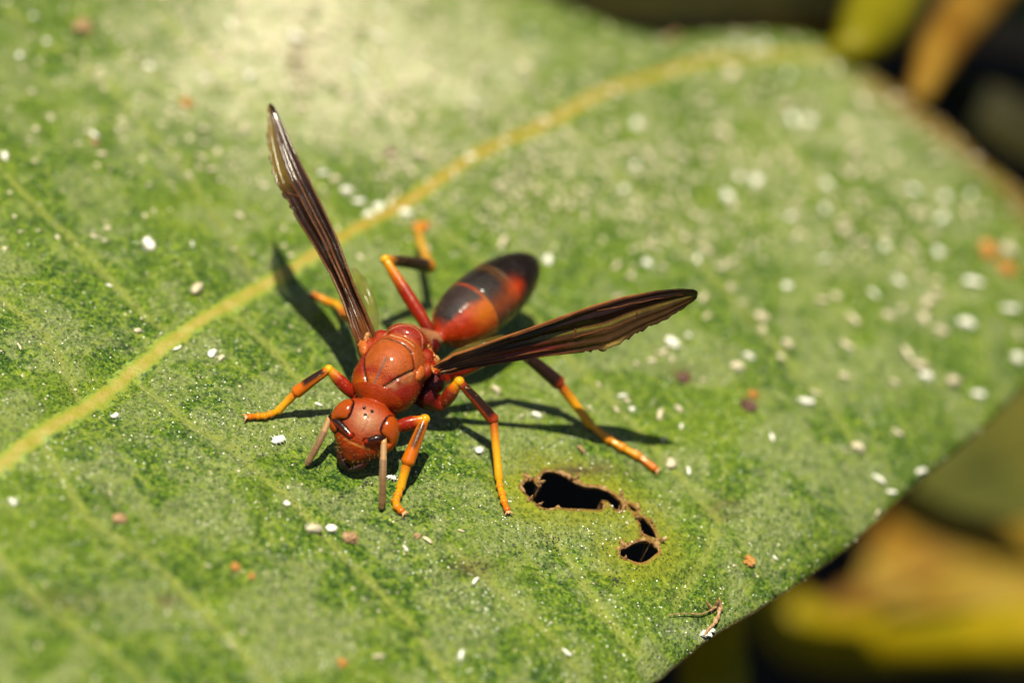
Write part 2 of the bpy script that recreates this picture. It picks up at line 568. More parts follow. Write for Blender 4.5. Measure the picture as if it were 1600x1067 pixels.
def build_blade():
    E = np.array(EDGE)
    lo, hi = E.min(0), E.max(0)
    def grid(step, test):
        gx = np.arange(lo[0], hi[0], step)
        gy = np.arange(lo[1], hi[1], step * 0.87)
        X, Y = np.meshgrid(gx, gy)
        X = X + (np.arange(len(gy)) % 2)[:, None] * step / 2
        P = np.stack([X.ravel(), Y.ravel()], 1)
        P += RNG.uniform(-0.18, 0.18, P.shape) * step
        return P[test(P)]
    def px_of(P):
        v = np.c_[P, np.zeros(len(P))] - np.array(CPOS)
        z = v @ np.array(FWD)
        return 800 + FPX * (v @ np.array(CR)) / z, 533.5 - FPX * (v @ np.array(CU)) / z
    def zone(P):
        x, y = px_of(P)
        vis = (x > -60) & (x < 1660) & (y > -60) & (y < 1130)
        near = vis & (y > 330 + 0.12 * (x - 400)) & (x < 1250)
        return np.where(near, 2, np.where(vis, 1, 0))
    pts = np.concatenate([grid(0.05, lambda P: zone(P) == 2), grid(0.085, lambda P: zone(P) == 1), grid(0.25, lambda P: zone(P) == 0)])
    pts = pts[inside(pts, E)]
    de, _ = seg_dist(pts, E, True)
    pts = pts[de > 0.03]
    for h in HOLES:
        H = np.array(h)
        near = (np.abs(pts - H.mean(0)) < 1.2).all(1)
        d = np.full(len(pts), 9.0)
        d[near], _ = seg_dist(pts[near], H, True)
        pts = pts[~inside(pts, H) & (d > 0.012)]
    # denser ring of points round the holes
    verts = [Vector(p) for p in E] 
    edges = [(i, (i + 1) % len(E)) for i in range(len(E))]
    for h in HOLES:
        b = len(verts)
        verts += [Vector(p) for p in h]
        edges += [(b + i, b + (i + 1) % len(h)) for i in range(len(h))]
    verts += [Vector(p) for p in pts]
    v2, e2, f2, *_ = delaunay_2d_cdt(verts, edges, [], 0, 1e-5)
    P = np.array([(v[0], v[1]) for v in v2])
    F = np.array([f for f in f2 if len(f) == 3])
    cen = P[F].mean(1)
    keep = inside(cen, E)
    for h in HOLES:
        keep &= ~inside(cen, h)
    F = F[keep]
    # make triangles face up
    a, b, c = P[F[:, 0]], P[F[:, 1]], P[F[:, 2]]
    s = (b[:, 0] - a[:, 0]) * (c[:, 1] - a[:, 1]) - (b[:, 1] - a[:, 1]) * (c[:, 0] - a[:, 0])
    F[s < 0] = F[s < 0][:, ::-1]
    Z = leafz_arr(P)
    dm, par = seg_dist(P, MIDRIB)
    dh = np.full(len(P), 9.0)
    for h in HOLES:
        d, _ = seg_dist(P, h, True)
        dh = np.minimum(dh, d)
    dedge, _ = seg_dist(P, E, True)
    # rim of the hole curls up a little
    Z += 0.018 * np.exp(-(dh / 0.05) ** 2)
    x, y = px_of(P)
    def blob(cx, cy, rx, ry):
        return np.exp(-(((x - cx) / rx) ** 2 + ((y - cy) / ry) ** 2))
    dust = 1.0 * blob(470, 0, 170, 130) + 0.55 * blob(700, 110, 190, 70) + 0.45 * blob(330, 120, 150, 110) + 0.30 * blob(560, 200, 160, 80) + 0.25 * blob(1380, 170, 120, 80) + 0.55 * blob(1090, 968, 50, 18)  # powdery deposit, with the leaf's glossy glare painted into the same pale coat
    brown = 1.2 * blob(468, 100, 16, 42) + 1.0 * blob(262, 942, 15, 9) + 0.9 * blob(905, 735, 60, 12) + 0.6 * blob(1130, 795, 26, 18) + 0.8 * blob(1065, 590, 24, 10) + 0.7 * blob(735, 885, 38, 14) + 0.5 * blob(100, 945, 60, 16)
    dv_ = np.full(len(P), 9.0)
    for v in VEINS:
        dv_ = np.minimum(dv_, seg_dist(P, v)[0])
    dr_, _ = seg_dist(P, [xy(*p) for p in ((1400, 124), (1470, 172), (1512, 202), (1555, 236), (1600, 274), (1645, 330))])
    me = mesh('blade', np.c_[P, Z], F.tolist(), attrs={'mid': dm, 'hole': dh, 'edge': dedge, 'dust': np.clip(dust, 0, 1), 'brown': np.clip(brown, 0, 1), 'vein': dv_, 'rust': np.clip(1.4 * np.exp(-(dr_ / 0.34) ** 2), 0, 1)})
    o = link('blade', me, MAT_LEAF, leaf)
    sol = o.modifiers.new('thickness', 'SOLIDIFY')
    sol.thickness = 0.035
    sol.offset = -1
    return BVHTree.FromPolygons([tuple(v) for v in np.c_[P, Z]], F.tolist())

LEAF_BVH = build_blade()

def on_leaf(px, py):
    hit = LEAF_BVH.ray_cast(CPOS, ray(px, py))
    return hit[0] if hit[0] is not None else at(px, py, 0)

def drop(x, y):
    hit = LEAF_BVH.ray_cast(Vector((x, y, 5)), Vector((0, 0, -1)))
    return hit[0] if hit[0] is not None else Vector((x, y, -0.2))

def ribbon(name, line, half, height, mat, n, far=None, wob=0.1):
    """a low rounded rib lying on the blade along a 2D line"""
    path = catmull([Vector((*p, 0)) for p in line], n)
    prof = [-1.0, -0.8, -0.6, -0.4, -0.2, 0.0, 0.2, 0.4, 0.6, 0.8, 1.0]
    V, F, FA, SI = [], [], [], []
    for i, p in enumerate(path):
        tan = (path[min(i + 1, n - 1)] - path[max(i - 1, 0)]).normalized()
        nor = Vector((-tan.y, tan.x, 0))
        t = i / (n - 1)
        hw = half(t) * (1 + wob * noise.noise(p * 3.1) + wob * 0.6 * noise.noise(p * 11.0))
        for s in prof:
            q = p + nor * s * hw
            z = drop(q.x, q.y).z
            V.append((q.x, q.y, z - 0.004 + height(t) * (1 - s * s) ** 0.8 * (1 + 0.25 * noise.noise(q * 14))))
            FA.append(far(t) if far else 0.0)
            SI.append(min(1.0, max(0.0, (abs(s) - 0.1) / 0.85)))
    k = len(prof)
    for i in range(n - 1):
        for j in range(k - 1):
            F.append((i * k + j, i * k + j + 1, (i + 1) * k + j + 1, (i + 1) * k + j)[::-1])
    return link(name, mesh(name, V, F, attrs={'far': FA, 'side': SI}), mat, leaf)

ribbon('midrib', MIDRIB, lambda t: 0.104 - 0.026 * t, lambda t: 0.030, MAT_RIB, 260, lambda t: min(1, max(0, (t - 0.42) / 0.22)), 0.14)
for v in VEINS:
    ribbon('vein', v, lambda t: 0.017 - 0.008 * t, lambda t: 0.005 * (1 - 0.5 * t), MAT_VEIN, 90, None, 0.9)

# chewed rim: ragged crust of dead tissue round each hole
for hi_, h in enumerate(HOLES):
    H = [Vector((*p, 0)) for p in h]
    cen = sum(H, Vector()) / len(H)
    loop = H + [H[0]]
    n = len(loop)
    ns = 8
    V, F = [], []
    for i, p in enumerate(loop):
        i = i % (n - 1)
        a, b = H[i - 1], H[(i + 1) % (n - 1)]
        tan = (b - a).normalized()
        out = Vector((tan.y, -tan.x, 0))
        if out.dot(p - cen) < 0:
            out = -out
        w = max(0.004, 0.006 + 0.011 * max(0, noise.noise(p * 7 + Vector((hi_, 3, 0))) + 0.35) + 0.012 * noise.noise(p * 33))
        if hi_ in (1, 2):
            w *= 0.55
        if out.y > 0.1:
            w *= 1.6
        q = p + out * w * 0.45
        z = drop(p.x + out.x * 0.05, p.y + out.y * 0.05).z
        for k in range(ns):
            th = 2 * math.pi * k / ns
            d = out * math.cos(th) * w + Vector((0, 0, 1)) * math.sin(th) * (0.007 + 0.35 * w)
            V.append(q + d * (1 + 0.6 * noise.noise((q + d) * 55)) + Vector((0, 0, z - 0.004)))
    for i in range(n - 1):
        for k in range(ns):
            k2 = (k + 1) % ns
            F.append((i * ns + k, i * ns + k2, (i + 1) * ns + k2, (i + 1) * ns + k))
    link('hole_rim', mesh('hole_rim', V, F), MAT_RIM, leaf)
    rr = random.Random(hi_)
    for _ in range((16, 3, 4, 7)[hi_]):
        i = rr.randrange(len(H))
        p = H[i] + (H[i] - cen).normalized() * rr.uniform(-0.01, 0.05)
        if p.y < cen.y - 0.05 and rr.random() < 0.6: continue
        q = drop(p.x, p.y) if abs(drop(p.x, p.y).z + 0.2) > 1e-6 else Vector((p.x, p.y, drop(p.x + 0.06, p.y + 0.06).z))
        d1 = Vector((rr.uniform(-1, 1), rr.uniform(-1, 1), rr.uniform(0, .6))).normalized()
        r_ = rr.uniform(0.010, 0.022)
        link('rim_flake', mesh('rim_flake', *tube([q, q + d1 * r_ * 1.6, q + d1 * r_ * 3 + Vector((0, 0, rr.uniform(0, .02)))], [r_, r_ * 1.1, r_ * 0.2], n=8, ns=7, flat=0.5, wob=0.9, seed=hi_ * 9 + _)[:2]), MAT_RIM, leaf)

# ------------------------------------------------------------------ the wasp
wasp = empty('wasp', 'red wasp with dark raised wings and orange legs standing on the leaf', 'wasp')

RED = (0.20, 0.009, 0.0008); DRED = (0.070, 0.002, 0.0003); ORANGE = (0.42, 0.095, 0.001); BRIGHT = (0.27, 0.032, 0.004)
BLACK = (0.012, 0.008, 0.006); YELLOW = (0.56, 0.260, 0.004); CREAM = (0.42, 0.27, 0.12); BROWN = (0.10, 0.045, 0.018)

def frame(yaw, pitch, roll=0.0):
    """forward, left, up of a body part that faces the camera side; yaw is the direction of its tail"""
    y, p = math.radians(yaw), math.radians(pitch)
    f0 = Vector((-math.cos(y), -math.sin(y), 0))
    f = (f0 * math.cos(p) + Vector((0, 0, 1)) * math.sin(p)).normalized()
    l = Vector((0, 0, 1)).cross(f0).normalized()
    u = f.cross(l)
    r = math.radians(roll)
    l2 = l * math.cos(r) + u * math.sin(r)
    u2 = u * math.cos(r) - l * math.sin(r)
    return f, l2, u2

T0 = mm(613, 579, 4.7)
TF, TL, TU = frame(84, -8)
H0 = mm(568, 673, 2.6)
HS = 1.08
HF, HL, HU = frame(86, 30)
PET = mm(684, 529, 4.3)
ABT = mm(836, 405, 6.2)

def loc(P, o, f, l, u):
    """world cm -> local mm"""
    M3 = np.array([f, l, u])
    return (P - np.array(o)) @ M3.T * 10.0

def ell(p, c, r):
    q = p - np.array(c)
    r = np.array(r, dtype=float)
    k0 = np.sqrt(((q / r) ** 2).sum(-1))
    k1 = np.sqrt(((q / (r * r)) ** 2).sum(-1)) + 1e-9
    return k0 * (k0 - 1) / k1

def cap(p, a, b, ra, rb):
    a, b = np.array(a, float), np.array(b, float)
    ab = b - a
    t = np.clip(((p - a) @ ab) / (ab @ ab), 0, 1)
    return np.sqrt(((p - a - t[..., None] * ab) ** 2).sum(-1)) - (ra + (rb - ra) * t)

def smin(a, b, k):
    h = np.clip(0.5 + 0.5 * (b - a) / k, 0, 1)
    return b + (a - b) * h - k * h * (1 - h)

AB_AX = (ABT - PET).normalized()
AB_LEN = (ABT - PET).length * 10
AB_L = Vector((0, 0, 1)).cross(-AB_AX).normalized()
AB_U = (-AB_AX).cross(AB_L)
AB_PU = np.array([0, .02, .05, .10, .16, .24, .33, .42, .52, .62, .72, .81, .89, .95, .985, 1.0])
AB_PR = 1.10 * np.array([.42, .55, .90, 1.42, 1.78, 2.05, 2.20, 2.25, 2.24, 2.14, 1.95, 1.69, 1.32, .90, .50, .02])

def body_sdf(P):
    t = loc(P, T0, TF, TL, TU)
    d = ell(t, (0.0, 0, -0.15), (3.1, 2.45, 2.35))
    d = smin(d, ell(t, (1.35, 0, -0.35), (1.95, 2.42, 1.95)), 0.5)
    d = smin(d, ell(t, (0.15, 0, 0.75), (2.3, 1.95, 1.85)), 0.25)
    d = smin(d, ell(t, (-2.35, 0, 1.15), (0.95, 1.55, 1.05)), 0.18)
    d = smin(d, ell(t, (-3.15, 0, 0.35), (0.75, 1.25, 0.9)), 0.2)
    d = smin(d, ell(t, (-3.1, 0, -0.55), (1.7, 1.85, 1.6)), 0.35)
    d = smin(d, ell(t, (-0.6, 0, -1.4), (1.9, 1.9, 1.5)), 0.5)
    for s in (-1, 1):
        d = smin(d, ell(t, (-0.75, s * 2.25, 0.55), (0.75, 0.45, 0.55)), 0.2)
        d = smin(d, ell(t, (-1.9, s * 1.75, 0.35), (0.8, 0.7, 0.8)), 0.25)
    # neck
    h = loc(P, H0, HF, HL, HU) / HS
    nk_a = np.array(T0 + TF * 0.24 - TU * 0.03)
    nk_b = np.array(H0 - HF * 0.09 + HU * 0.03)
    d = smin(d, cap(P * 10, nk_a * 10, nk_b * 10, 1.0, 0.65), 0.3)
    # head: wide across the eyes, narrowing to the mouth
    hd = ell(h, (-0.10, 0, 0.45), (1.35, 2.28, 1.62))
    hd = smin(hd, ell(h, (0.05, 0, -0.55), (1.22, 1.80, 1.30)), 0.5)
    hd = smin(hd, ell(h, (0.22, 0, -1.30), (1.02, 1.02, 1.22)), 0.55)
    hd = smin(hd, ell(h, (0.75, 0, 0.05), (0.7, 0.75, 1.0)), 0.5)
    for s in (-1, 1):   # antenna sockets
        hd = np.maximum(hd, -(ell(h, (1.52, s * 0.52, -0.30), (0.30, 0.26, 0.26))))
    d = smin(d, hd * HS, 0.12)
    # petiole and abdomen
    pa = np.array(T0 - TF * 0.40 - TU * 0.09)
    d = smin(d, cap(P * 10, pa * 10, np.array(PET) * 10, 1.25, 0.50), 0.4)
    a = loc(P, PET, AB_AX, AB_L, AB_U)
    u = a[..., 0] / AB_LEN
    rho = np.sqrt(a[..., 1] ** 2 + (a[..., 2] / 0.92) ** 2)
    r = np.interp(u, AB_PU, AB_PR, left=-1, right=-1)
    for ub in (0.36, 0.57, 0.72, 0.84):     # each plate overlaps the next
        r = r - 0.055 * np.clip(1 - np.abs(u - ub - 0.006) / 0.012, 0, 1) - 0.03 * np.exp(-np.clip(u - ub, 0, 1) / 0.03) * (u > ub)
    ab = np.maximum(np.maximum((rho - r) * 0.85, -a[..., 0] - 0.1), a[..., 0] - AB_LEN - 0.2)
    d = smin(d, ab, 0.1)
    return d

def surface_nets(f, org, ax, step, shape):
    """closed mesh of the zero set of f on a lattice (numpy surface nets); org, ax in cm, step in mm"""
    nx, ny, nz = shape
    A = np.array([ax[0], ax[1], ax[2]])
    o = np.array(org)
    val = np.empty(shape, dtype=np.float32)
    J, K = np.meshgrid(np.arange(ny), np.arange(nz), indexing='ij')
    for i0 in range(0, nx, 24):
        i1 = min(nx, i0 + 24)
        idx = np.empty((i1 - i0, ny, nz, 3))
        idx[..., 0] = np.arange(i0, i1)[:, None, None]
        idx[..., 1] = J
        idx[..., 2] = K
        val[i0:i1] = f(o + (idx * step / 10.0) @ A)
    neg = val < 0
    c = [neg[i:nx - 1 + i, j:ny - 1 + j, k:nz - 1 + k] for i in (0, 1) for j in (0, 1) for k in (0, 1)]
    tot = sum(x.astype(np.int8) for x in c)
    act = (tot > 0) & (tot < 8)
    cells = np.argwhere(act)
    num = -np.ones(act.shape, dtype=np.int64)
    num[act] = np.arange(len(cells))
    acc = np.zeros((len(cells), 3)); cnt = np.zeros(len(cells))
    corners = [(i, j, k) for i in (0, 1) for j in (0, 1) for k in (0, 1)]
    for a in range(8):
        for b in range(a + 1, 8):
            ca, cb = np.array(corners[a]), np.array(corners[b])
            if np.abs(ca - cb).sum() != 1:
                continue
            va = val[tuple((cells + ca).T)].astype(float); vb = val[tuple((cells + cb).T)].astype(float)
            m_ = (va < 0) != (vb < 0)
            t = np.where(m_, va / np.where(m_, va - vb, 1), 0)
            acc[m_] += (ca + t[:, None] * (cb - ca))[m_]
            cnt[m_] += 1
    V = o + ((cells + acc / cnt[:, None]) * step / 10.0) @ A
    F = []
    for d in range(3):
        e = [0, 0, 0]; e[d] = 1
        s0 = neg[:nx - e[0], :ny - e[1], :nz - e[2]]
        s1 = neg[e[0]:, e[1]:, e[2]:]
        w = np.argwhere(s0 != s1)
        o1, o2 = (d + 1) % 3, (d + 2) % 3
        w = w[(w[:, o1] > 0) & (w[:, o2] > 0) & (w[:, o1] < shape[o1] - 1) & (w[:, o2] < shape[o2] - 1)]
        u1 = np.zeros(3, int); u1[o1] = 1
        u2 = np.zeros(3, int); u2[o2] = 1
        q = np.stack([num[tuple((w - u1 - u2).T)], num[tuple((w - u2).T)], num[tuple(w.T)], num[tuple((w - u1).T)]], 1)
        flip = ~s0[tuple(w.T)]
        q[flip] = q[flip][:, ::-1]
        F.append(q)
    F = np.concatenate(F)
    return V, F

def build_body():
    step = 0.075
    # lattice along the body: forward, left, up of the thorax, around head to abdomen tip
    f, l, u = frame(76, 0)
    pts = np.array([T0 + TF * 0.4, H0 + HF * 0.3 - HU * 0.35, H0 + HL * 0.3, H0 - HL * 0.3, H0 + HU * 0.3, ABT + AB_AX * 0.05, PET, T0 + TL * 0.33, T0 - TL * 0.33, T0 + TU * 0.33, T0 - TU * 0.36,
                    PET.lerp(ABT, .5) + AB_L * 0.25, PET.lerp(ABT, .5) - AB_L * 0.25, PET.lerp(ABT, .6) + AB_U * 0.25, H0 - HU * 0.33 + HL * 0.2, H0 - HU * 0.33 - HL * 0.2])
    A = np.array([f, l, u])
    L = pts @ A.T
    lo, hi = L.min(0) - 0.02, L.max(0) + 0.02
    shape = tuple(int(x) for x in np.ceil((hi - lo) * 10 / step))
    V, F = surface_nets(body_sdf, lo @ A, (f, l, u), step, shape)
    # settle vertices on the surface and take normals from the field
    for _ in range(2):
        e = 0.002
        g = np.stack([(body_sdf(V + d) - body_sdf(V - d)) for d in np.eye(3) * e], 1)
        g /= np.linalg.norm(g, axis=1)[:, None] + 1e-9
        V = V - g * np.clip(body_sdf(V) / 10.0, -0.004, 0.004)[:, None] * 0.8
    return V, F, g

BV, BF, BN = build_body()
BODY_BVH = BVHTree.FromPolygons([tuple(v) for v in BV], BF.tolist())

def on_body(px, py, h=4.0):
    hit = BODY_BVH.ray_cast(CPOS, ray(px, py))
    return (hit[0], hit[1]) if hit[0] is not None else (mm(px, py, h), Vector((0, 0, 1)))

def body_line(pts, n=24):
    pp = catmull([Vector((x, y, 0)) for x, y in pts], n)
    return np.array([on_body(p.x, p.y)[0] for p in pp])

def finish_body():
    global BV
    t = loc(BV, T0, TF, TL, TU)
    h = loc(BV, H0, HF, HL, HU) / HS
    a = loc(BV, PET, AB_AX, AB_L, AB_U)
    u = a[:, 0] / AB_LEN
    col = np.tile(np.array(RED), (len(BV), 1))
    disp = np.zeros(len(BV))
    def paint(mask, c, amt=1.0):
        mask = np.clip(mask * amt, 0, 1)[:, None]
        col[:] = col * (1 - mask) + np.array(c) * mask
    nz = np.array([noise.noise(Vector(v) * 22) for v in BV])
    is_ab = (u > -0.01) & (np.sqrt(a[:, 1] ** 2 + a[:, 2] ** 2) < 2.6) & (((BV - np.array(PET)) @ np.array(AB_AX)) > 0)
    is_hd = (np.sqrt((h ** 2).sum(1)) < 3.2) & (h[:, 0] > -1.3) & ~is_ab & (t[:, 0] > 2.2)
    is_th = ~is_ab & ~is_hd
    # thorax: shield paler and satin, sides deep red
    shield = np.clip((t[:, 2] - 0.9) / 0.5, 0, 1) * np.clip((2.25 - t[:, 0] - 0.25 * np.abs(t[:, 1])) / 0.4, 0, 1) * np.clip((t[:, 0] + 2.0) / 0.4, 0, 1)
    paint(is_th * shield, (0.31, 0.066, 0.009), 0.92)
    paint(is_th * np.clip((t[:, 0] - 1.9) / 0.6, 0, 1) * np.clip((-t[:, 1] + 0.6) / 1.2, 0, 1), (0.36, 0.075, 0.001), 0.8)
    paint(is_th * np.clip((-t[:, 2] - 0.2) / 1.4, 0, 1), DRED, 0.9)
    paint(is_th * np.clip((-t[:, 0] - 3.4) / 0.8, 0, 1), CREAM, 0.45)
    def groove(line, w, depth, c, sel=is_th, amt=1.0):
        d, _ = seg_dist(BV, line)
        g = np.exp(-(d / w) ** 2) * sel
        disp[:] -= depth * g
        if c is not None:
            paint(np.exp(-(d / (w * 0.75)) ** 2) * sel, c, amt)
    groove(body_line([(569, 556), (567.5, 568), (570, 586), (575, 601), (584, 607), (594.5, 607), (605, 602), (620, 592), (635, 584.5), (648.5, 578.5)], 50), 0.0120, 0.014, (0.02, 0.003, 0.002))
    groove(body_line([(569, 556), (582, 539), (594, 530)], 20), 0.012, 0.008, DRED)
    groove(body_line([(592, 530), (605, 528), (623, 533), (635, 539.5), (645, 551)], 30), 0.014, 0.016, BLACK)
    groove(body_line([(644, 550), (647, 565), (648.5, 578)], 20), 0.012, 0.010, DRED)
    groove(body_line([(610, 524), (618, 526), (632, 530.5), (646, 540)], 24), 0.010, -0.004, (0.60, 0.38, 0.22), amt=0.9)
    groove(body_line([(603.5, 558), (596, 574), (588.5, 589), (583, 602.5)], 24), 0.0095, 0.003, (0.075, 0.060, 0.050))
    groove(body_line([(570, 617), (578, 620), (586, 624)], 14), 0.012, 0.010, (0.03, 0.004, 0.002), amt=0.9)
    groove(body_line([(554, 612), (575, 620), (592, 628), (614, 639)], 24), 0.010, -0.004, ORANGE, amt=0.6)
    groove(body_line([(600, 524), (612, 514), (630, 508), (648, 513), (659, 525), (660, 545)], 40), 0.007, -0.003, CREAM, amt=0.55)
    # pale sheen painted on the front slope of the collar
    d, _ = seg_dist(BV, body_line([(600, 611), (615, 603), (630, 594), (644, 586)], 20))
    paint(np.exp(-(d / 0.03) ** 2) * is_th * np.clip(0.5 + nz, 0, 1), CREAM, 0.45)
    # head
    paint(is_hd * 1.0, (0.27, 0.028, 0.001))
    paint(is_hd * np.exp(-((h[:, 0] - 1.1) / 0.9) ** 2 - (h[:, 1] / 1.0) ** 2 - ((h[:, 2] - 0.95) / 0.75) ** 2), (0.36, 0.20, 0.10), 0.75)  # highlight on the upper face, painted in as a pale patch
    paint(is_hd * np.clip((-h[:, 2] - 0.75) / 0.8, 0, 1) * np.clip(0.8 + 0.6 * nz, 0, 1), (0.060, 0.009, 0.002), 0.95)
    paint(is_hd * np.clip((-h[:, 2] - 1.75) / 0.4, 0, 1), BLACK, 0.8)
    paint(is_hd * np.clip(1 - np.abs(h[:, 2] + 0.72) / 0.12, 0, 1) * (np.abs(h[:, 1]) < 0.95) * (h[:, 0] > 0.3), (0.60, 0.26, 0.05), 0.7)
    s = is_hd & (h[:, 0] > 0.2)
    x = np.abs(h[:, 1])
    arc = np.abs(np.sqrt((x / 1.0) ** 2 + ((h[:, 2] + 1.35) / 0.75) ** 2) - 1.0)
    g = np.exp(-(arc / 0.09) ** 2) * s
    disp[:] -= 0.003 * g
    paint(g, (0.08, 0.008, 0.004), 0.45)
    groove(body_line([(576, 652), (574, 660), (570, 668), (566, 676)], 16), 0.006, 0.004, (0.2, 0.02, 0.006), sel=is_hd, amt=0.6)
    # abdomen plates: first with dark saddle and red flanks, pale hind margins, the rest nearly black
    ang = np.arctan2(a[:, 1], a[:, 2])      # 0 on the back, positive towards the wasp's left
    sad = np.clip(1.25 - np.abs(ang + 0.10) / 0.62, 0, 1) 
    paint(is_ab * 1.0, (0.006, 0.003, 0.0015))
    t1 = is_ab & (u < 0.36)
    paint(t1 * 1.0, (0.27, 0.020, 0.0005))
    paint(t1 * np.exp(-((ang - 0.75) / 0.5) ** 2) * np.clip((u - 0.16) / 0.1, 0, 1), (0.40, 0.12, 0.004), 0.7)
    saddle = np.clip((u - 0.03) / 0.06, 0, 1) * np.clip((0.355 - u) / 0.03, 0, 1) * np.clip((0.12 + 1.2 * u - ang + nz * 0.15) / 0.30, 0, 1) * np.clip((ang + 1.0 + 3.2 * u + nz * 0.15) / 0.3, 0, 1)
    paint(t1 * saddle, (0.018, 0.015, 0.013), 0.97)
    paint(t1 * saddle * np.exp(-((ang - 0.1) / 0.5) ** 2) * np.exp(-((u - 0.12) / 0.08) ** 2), (0.012, 0.010, 0.010), 0.8)
    paint(t1 * np.clip((u - 0.335 + nz * 0.012) / 0.020, 0, 1), (0.24, 0.13, 0.05), 0.35)
    t2 = is_ab & (u >= 0.36) & (u < 0.60)
    paint(t2 * np.clip((0.52 - u + nz * 0.02) / 0.06, 0, 1), (0.014, 0.010, 0.008), 0.95)
    paint(t2 * np.clip((u - 0.50 + nz * 0.02) / 0.05, 0, 1) * np.clip((1.3 - np.abs(ang)) / 0.5, 0, 1), (0.14, 0.06, 0.010), 0.3)
    flank = np.exp(-((ang - 0.80) / 0.34) ** 2) + 0.3 * np.exp(-((ang + 1.35) / 0.30) ** 2)
    paint(is_ab * flank * np.exp(-((u - 0.60 + nz * 0.02) / 0.07) ** 2), (0.32, 0.028, 0.001), 1.0)
    paint(t2 * np.exp(-((ang - 0.90) / 0.34) ** 2), (0.28, 0.06, 0.010), 0.5)
    paint(is_ab * (u > 0.66) * np.clip(np.abs(ang) - 1.5, 0, 1), (0.05, 0.02, 0.006), 0.8)
    disp[:] += 0.0006 * nz
    BV = BV + BN * disp[:, None]
    me = mesh('body', BV, BF.tolist(), cols=col)
    link('body', me, MAT_BODY, wasp)

finish_body()

def part(name, vfc, mat, parent, col=None):
    V, F = vfc[0], vfc[1]
    C = vfc[2] if len(vfc) > 2 else [col or (0.5, 0.5, 0.5)] * len(V)
    return link(name, mesh(name, V, F, cols=C), mat, parent)

def hloc(f, l, u):
    return H0 + (HF * f + HL * l + HU * u) * 0.1 * HS

# eyes: long curved shields on the sides of the head with a dark inner rim
for s in (-1, 1):
    ax = (HF * 0.62 + HL * s * 0.78).normalized()
    upv = (HU - ax * HU.dot(ax)).normalized()
    upv = (upv - HL * s * 0.06).normalized()
    side = upv.cross(ax)
    inner = 1 if side.dot(HL) * s < 0 else -1
    ec = hloc(0.36, s * 1.50, 0.45)
    V, F = ellipsoid(ec, (side, upv, ax), (0.096, 0.138, 0.089), 56, 36)
    W_ = []
    for v in V:
        q = v - ec
        x, y, z = q.dot(side) * inner, q.dot(upv), q.dot(ax)
        if x > 0:                                # notch beside the antenna
            x *= 1 - 0.62 * math.exp(-((y + 0.030) / 0.034) ** 2) - 0.25 * (y < -0.03)
        W_.append(ec + side * x * inner + upv * y + ax * z)
    d = body_sdf(np.array(W_))
    C = [(0.25, 0.042, 0.001) if k > 0.13 else ((0.08, 0.008, 0.002) if k > 0.09 else (0.008, 0.002, 0.001)) for k in d]
    part('compound_eye', (W_, F, C), MAT_EYE, wasp)
for px, py in ((569, 637.4), (581.3, 642.6), (571, 648)):
    p, nrm = on_body(px, py)
    V, F = ellipsoid(p + nrm * 0.002, (Vector((1, 0, 0)), Vector((0, 1, 0)), Vector((0, 0, 1))), (0.0125,) * 3, 16, 10)
    part('ocellus', (V, F), MAT_EYE, wasp, BLACK)
# jaws, palps
for s in (-1, 1):
    pts = [hloc(0.15, s * 0.85, -1.65), hloc(0.45, s * 0.72, -2.10), hloc(0.62, s * 0.38, -2.48), hloc(0.60, s * 0.02, -2.72)]
    part('mandible', tube(pts, [0.050, 0.045, 0.032, 0.012], [DRED, (0.03, 0.004, 0.002), BLACK, BLACK], 12, 10, 0.7), MAT_BODY, wasp)

# antennae: bent arms with a ringed whip
def antenna(base, elbow, mid, tip):
    an = empty('antenna', parent=wasp)
    d = (elbow - base)
    c = [DRED, RED, DRED]
    part('scape', tube([base, base.lerp(elbow, .5) + Vector((0, 0, 0.012)), elbow], [0.020, 0.026, 0.030, 0.024],
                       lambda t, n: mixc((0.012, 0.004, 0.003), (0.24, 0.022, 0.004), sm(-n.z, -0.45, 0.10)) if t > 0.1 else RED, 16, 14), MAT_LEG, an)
    part('pedicel', tube([elbow, elbow.lerp(mid, 0.13)], [0.020, 0.022], [(0.45, 0.22, 0.07)] * 2, 6, 12), MAT_LEG, an)
    path = catmull([elbow.lerp(mid, 0.13), mid, tip], 46)
    def r(t):
        k = t * 10
        f = k - int(k)
        ring = 1 - 0.10 * max(0, 1 - min(f, 1 - f) / 0.10)
        return (0.020 + 0.005 * math.sin(min(1, t * 1.4) * math.pi * 0.6)) * ring * (1 if t < 0.95 else 0.8)
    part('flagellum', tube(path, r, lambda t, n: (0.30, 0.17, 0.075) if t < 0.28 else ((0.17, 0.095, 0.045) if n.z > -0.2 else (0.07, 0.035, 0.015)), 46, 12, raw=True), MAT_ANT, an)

antenna(hloc(1.38, -0.52, -0.30), mm(516, 651.5, 3.0), mm(499, 690, 1.9), on_leaf(478, 731) + Vector((0, 0, 0.035)))
antenna(hloc(1.38, 0.52, -0.30), mm(600, 685, 3.4), mm(598, 742, 2.2), on_leaf(595, 798) + Vector((0, 0, 0.030)))

# wing-root scales
for px, py, s in ((566, 545, -1), (657, 584, 1)):
    p, nrm = on_body(px, py, 5.5)
    a1 = (TF - nrm * TF.dot(nrm)).normalized()
    V, F = ellipsoid(p - nrm * 0.012, (a1, nrm.cross(a1), nrm), (0.068, 0.050, 0.036), 24, 14)
    part('tegula', (V, F), MAT_BODY, wasp, (0.40, 0.095, 0.015))

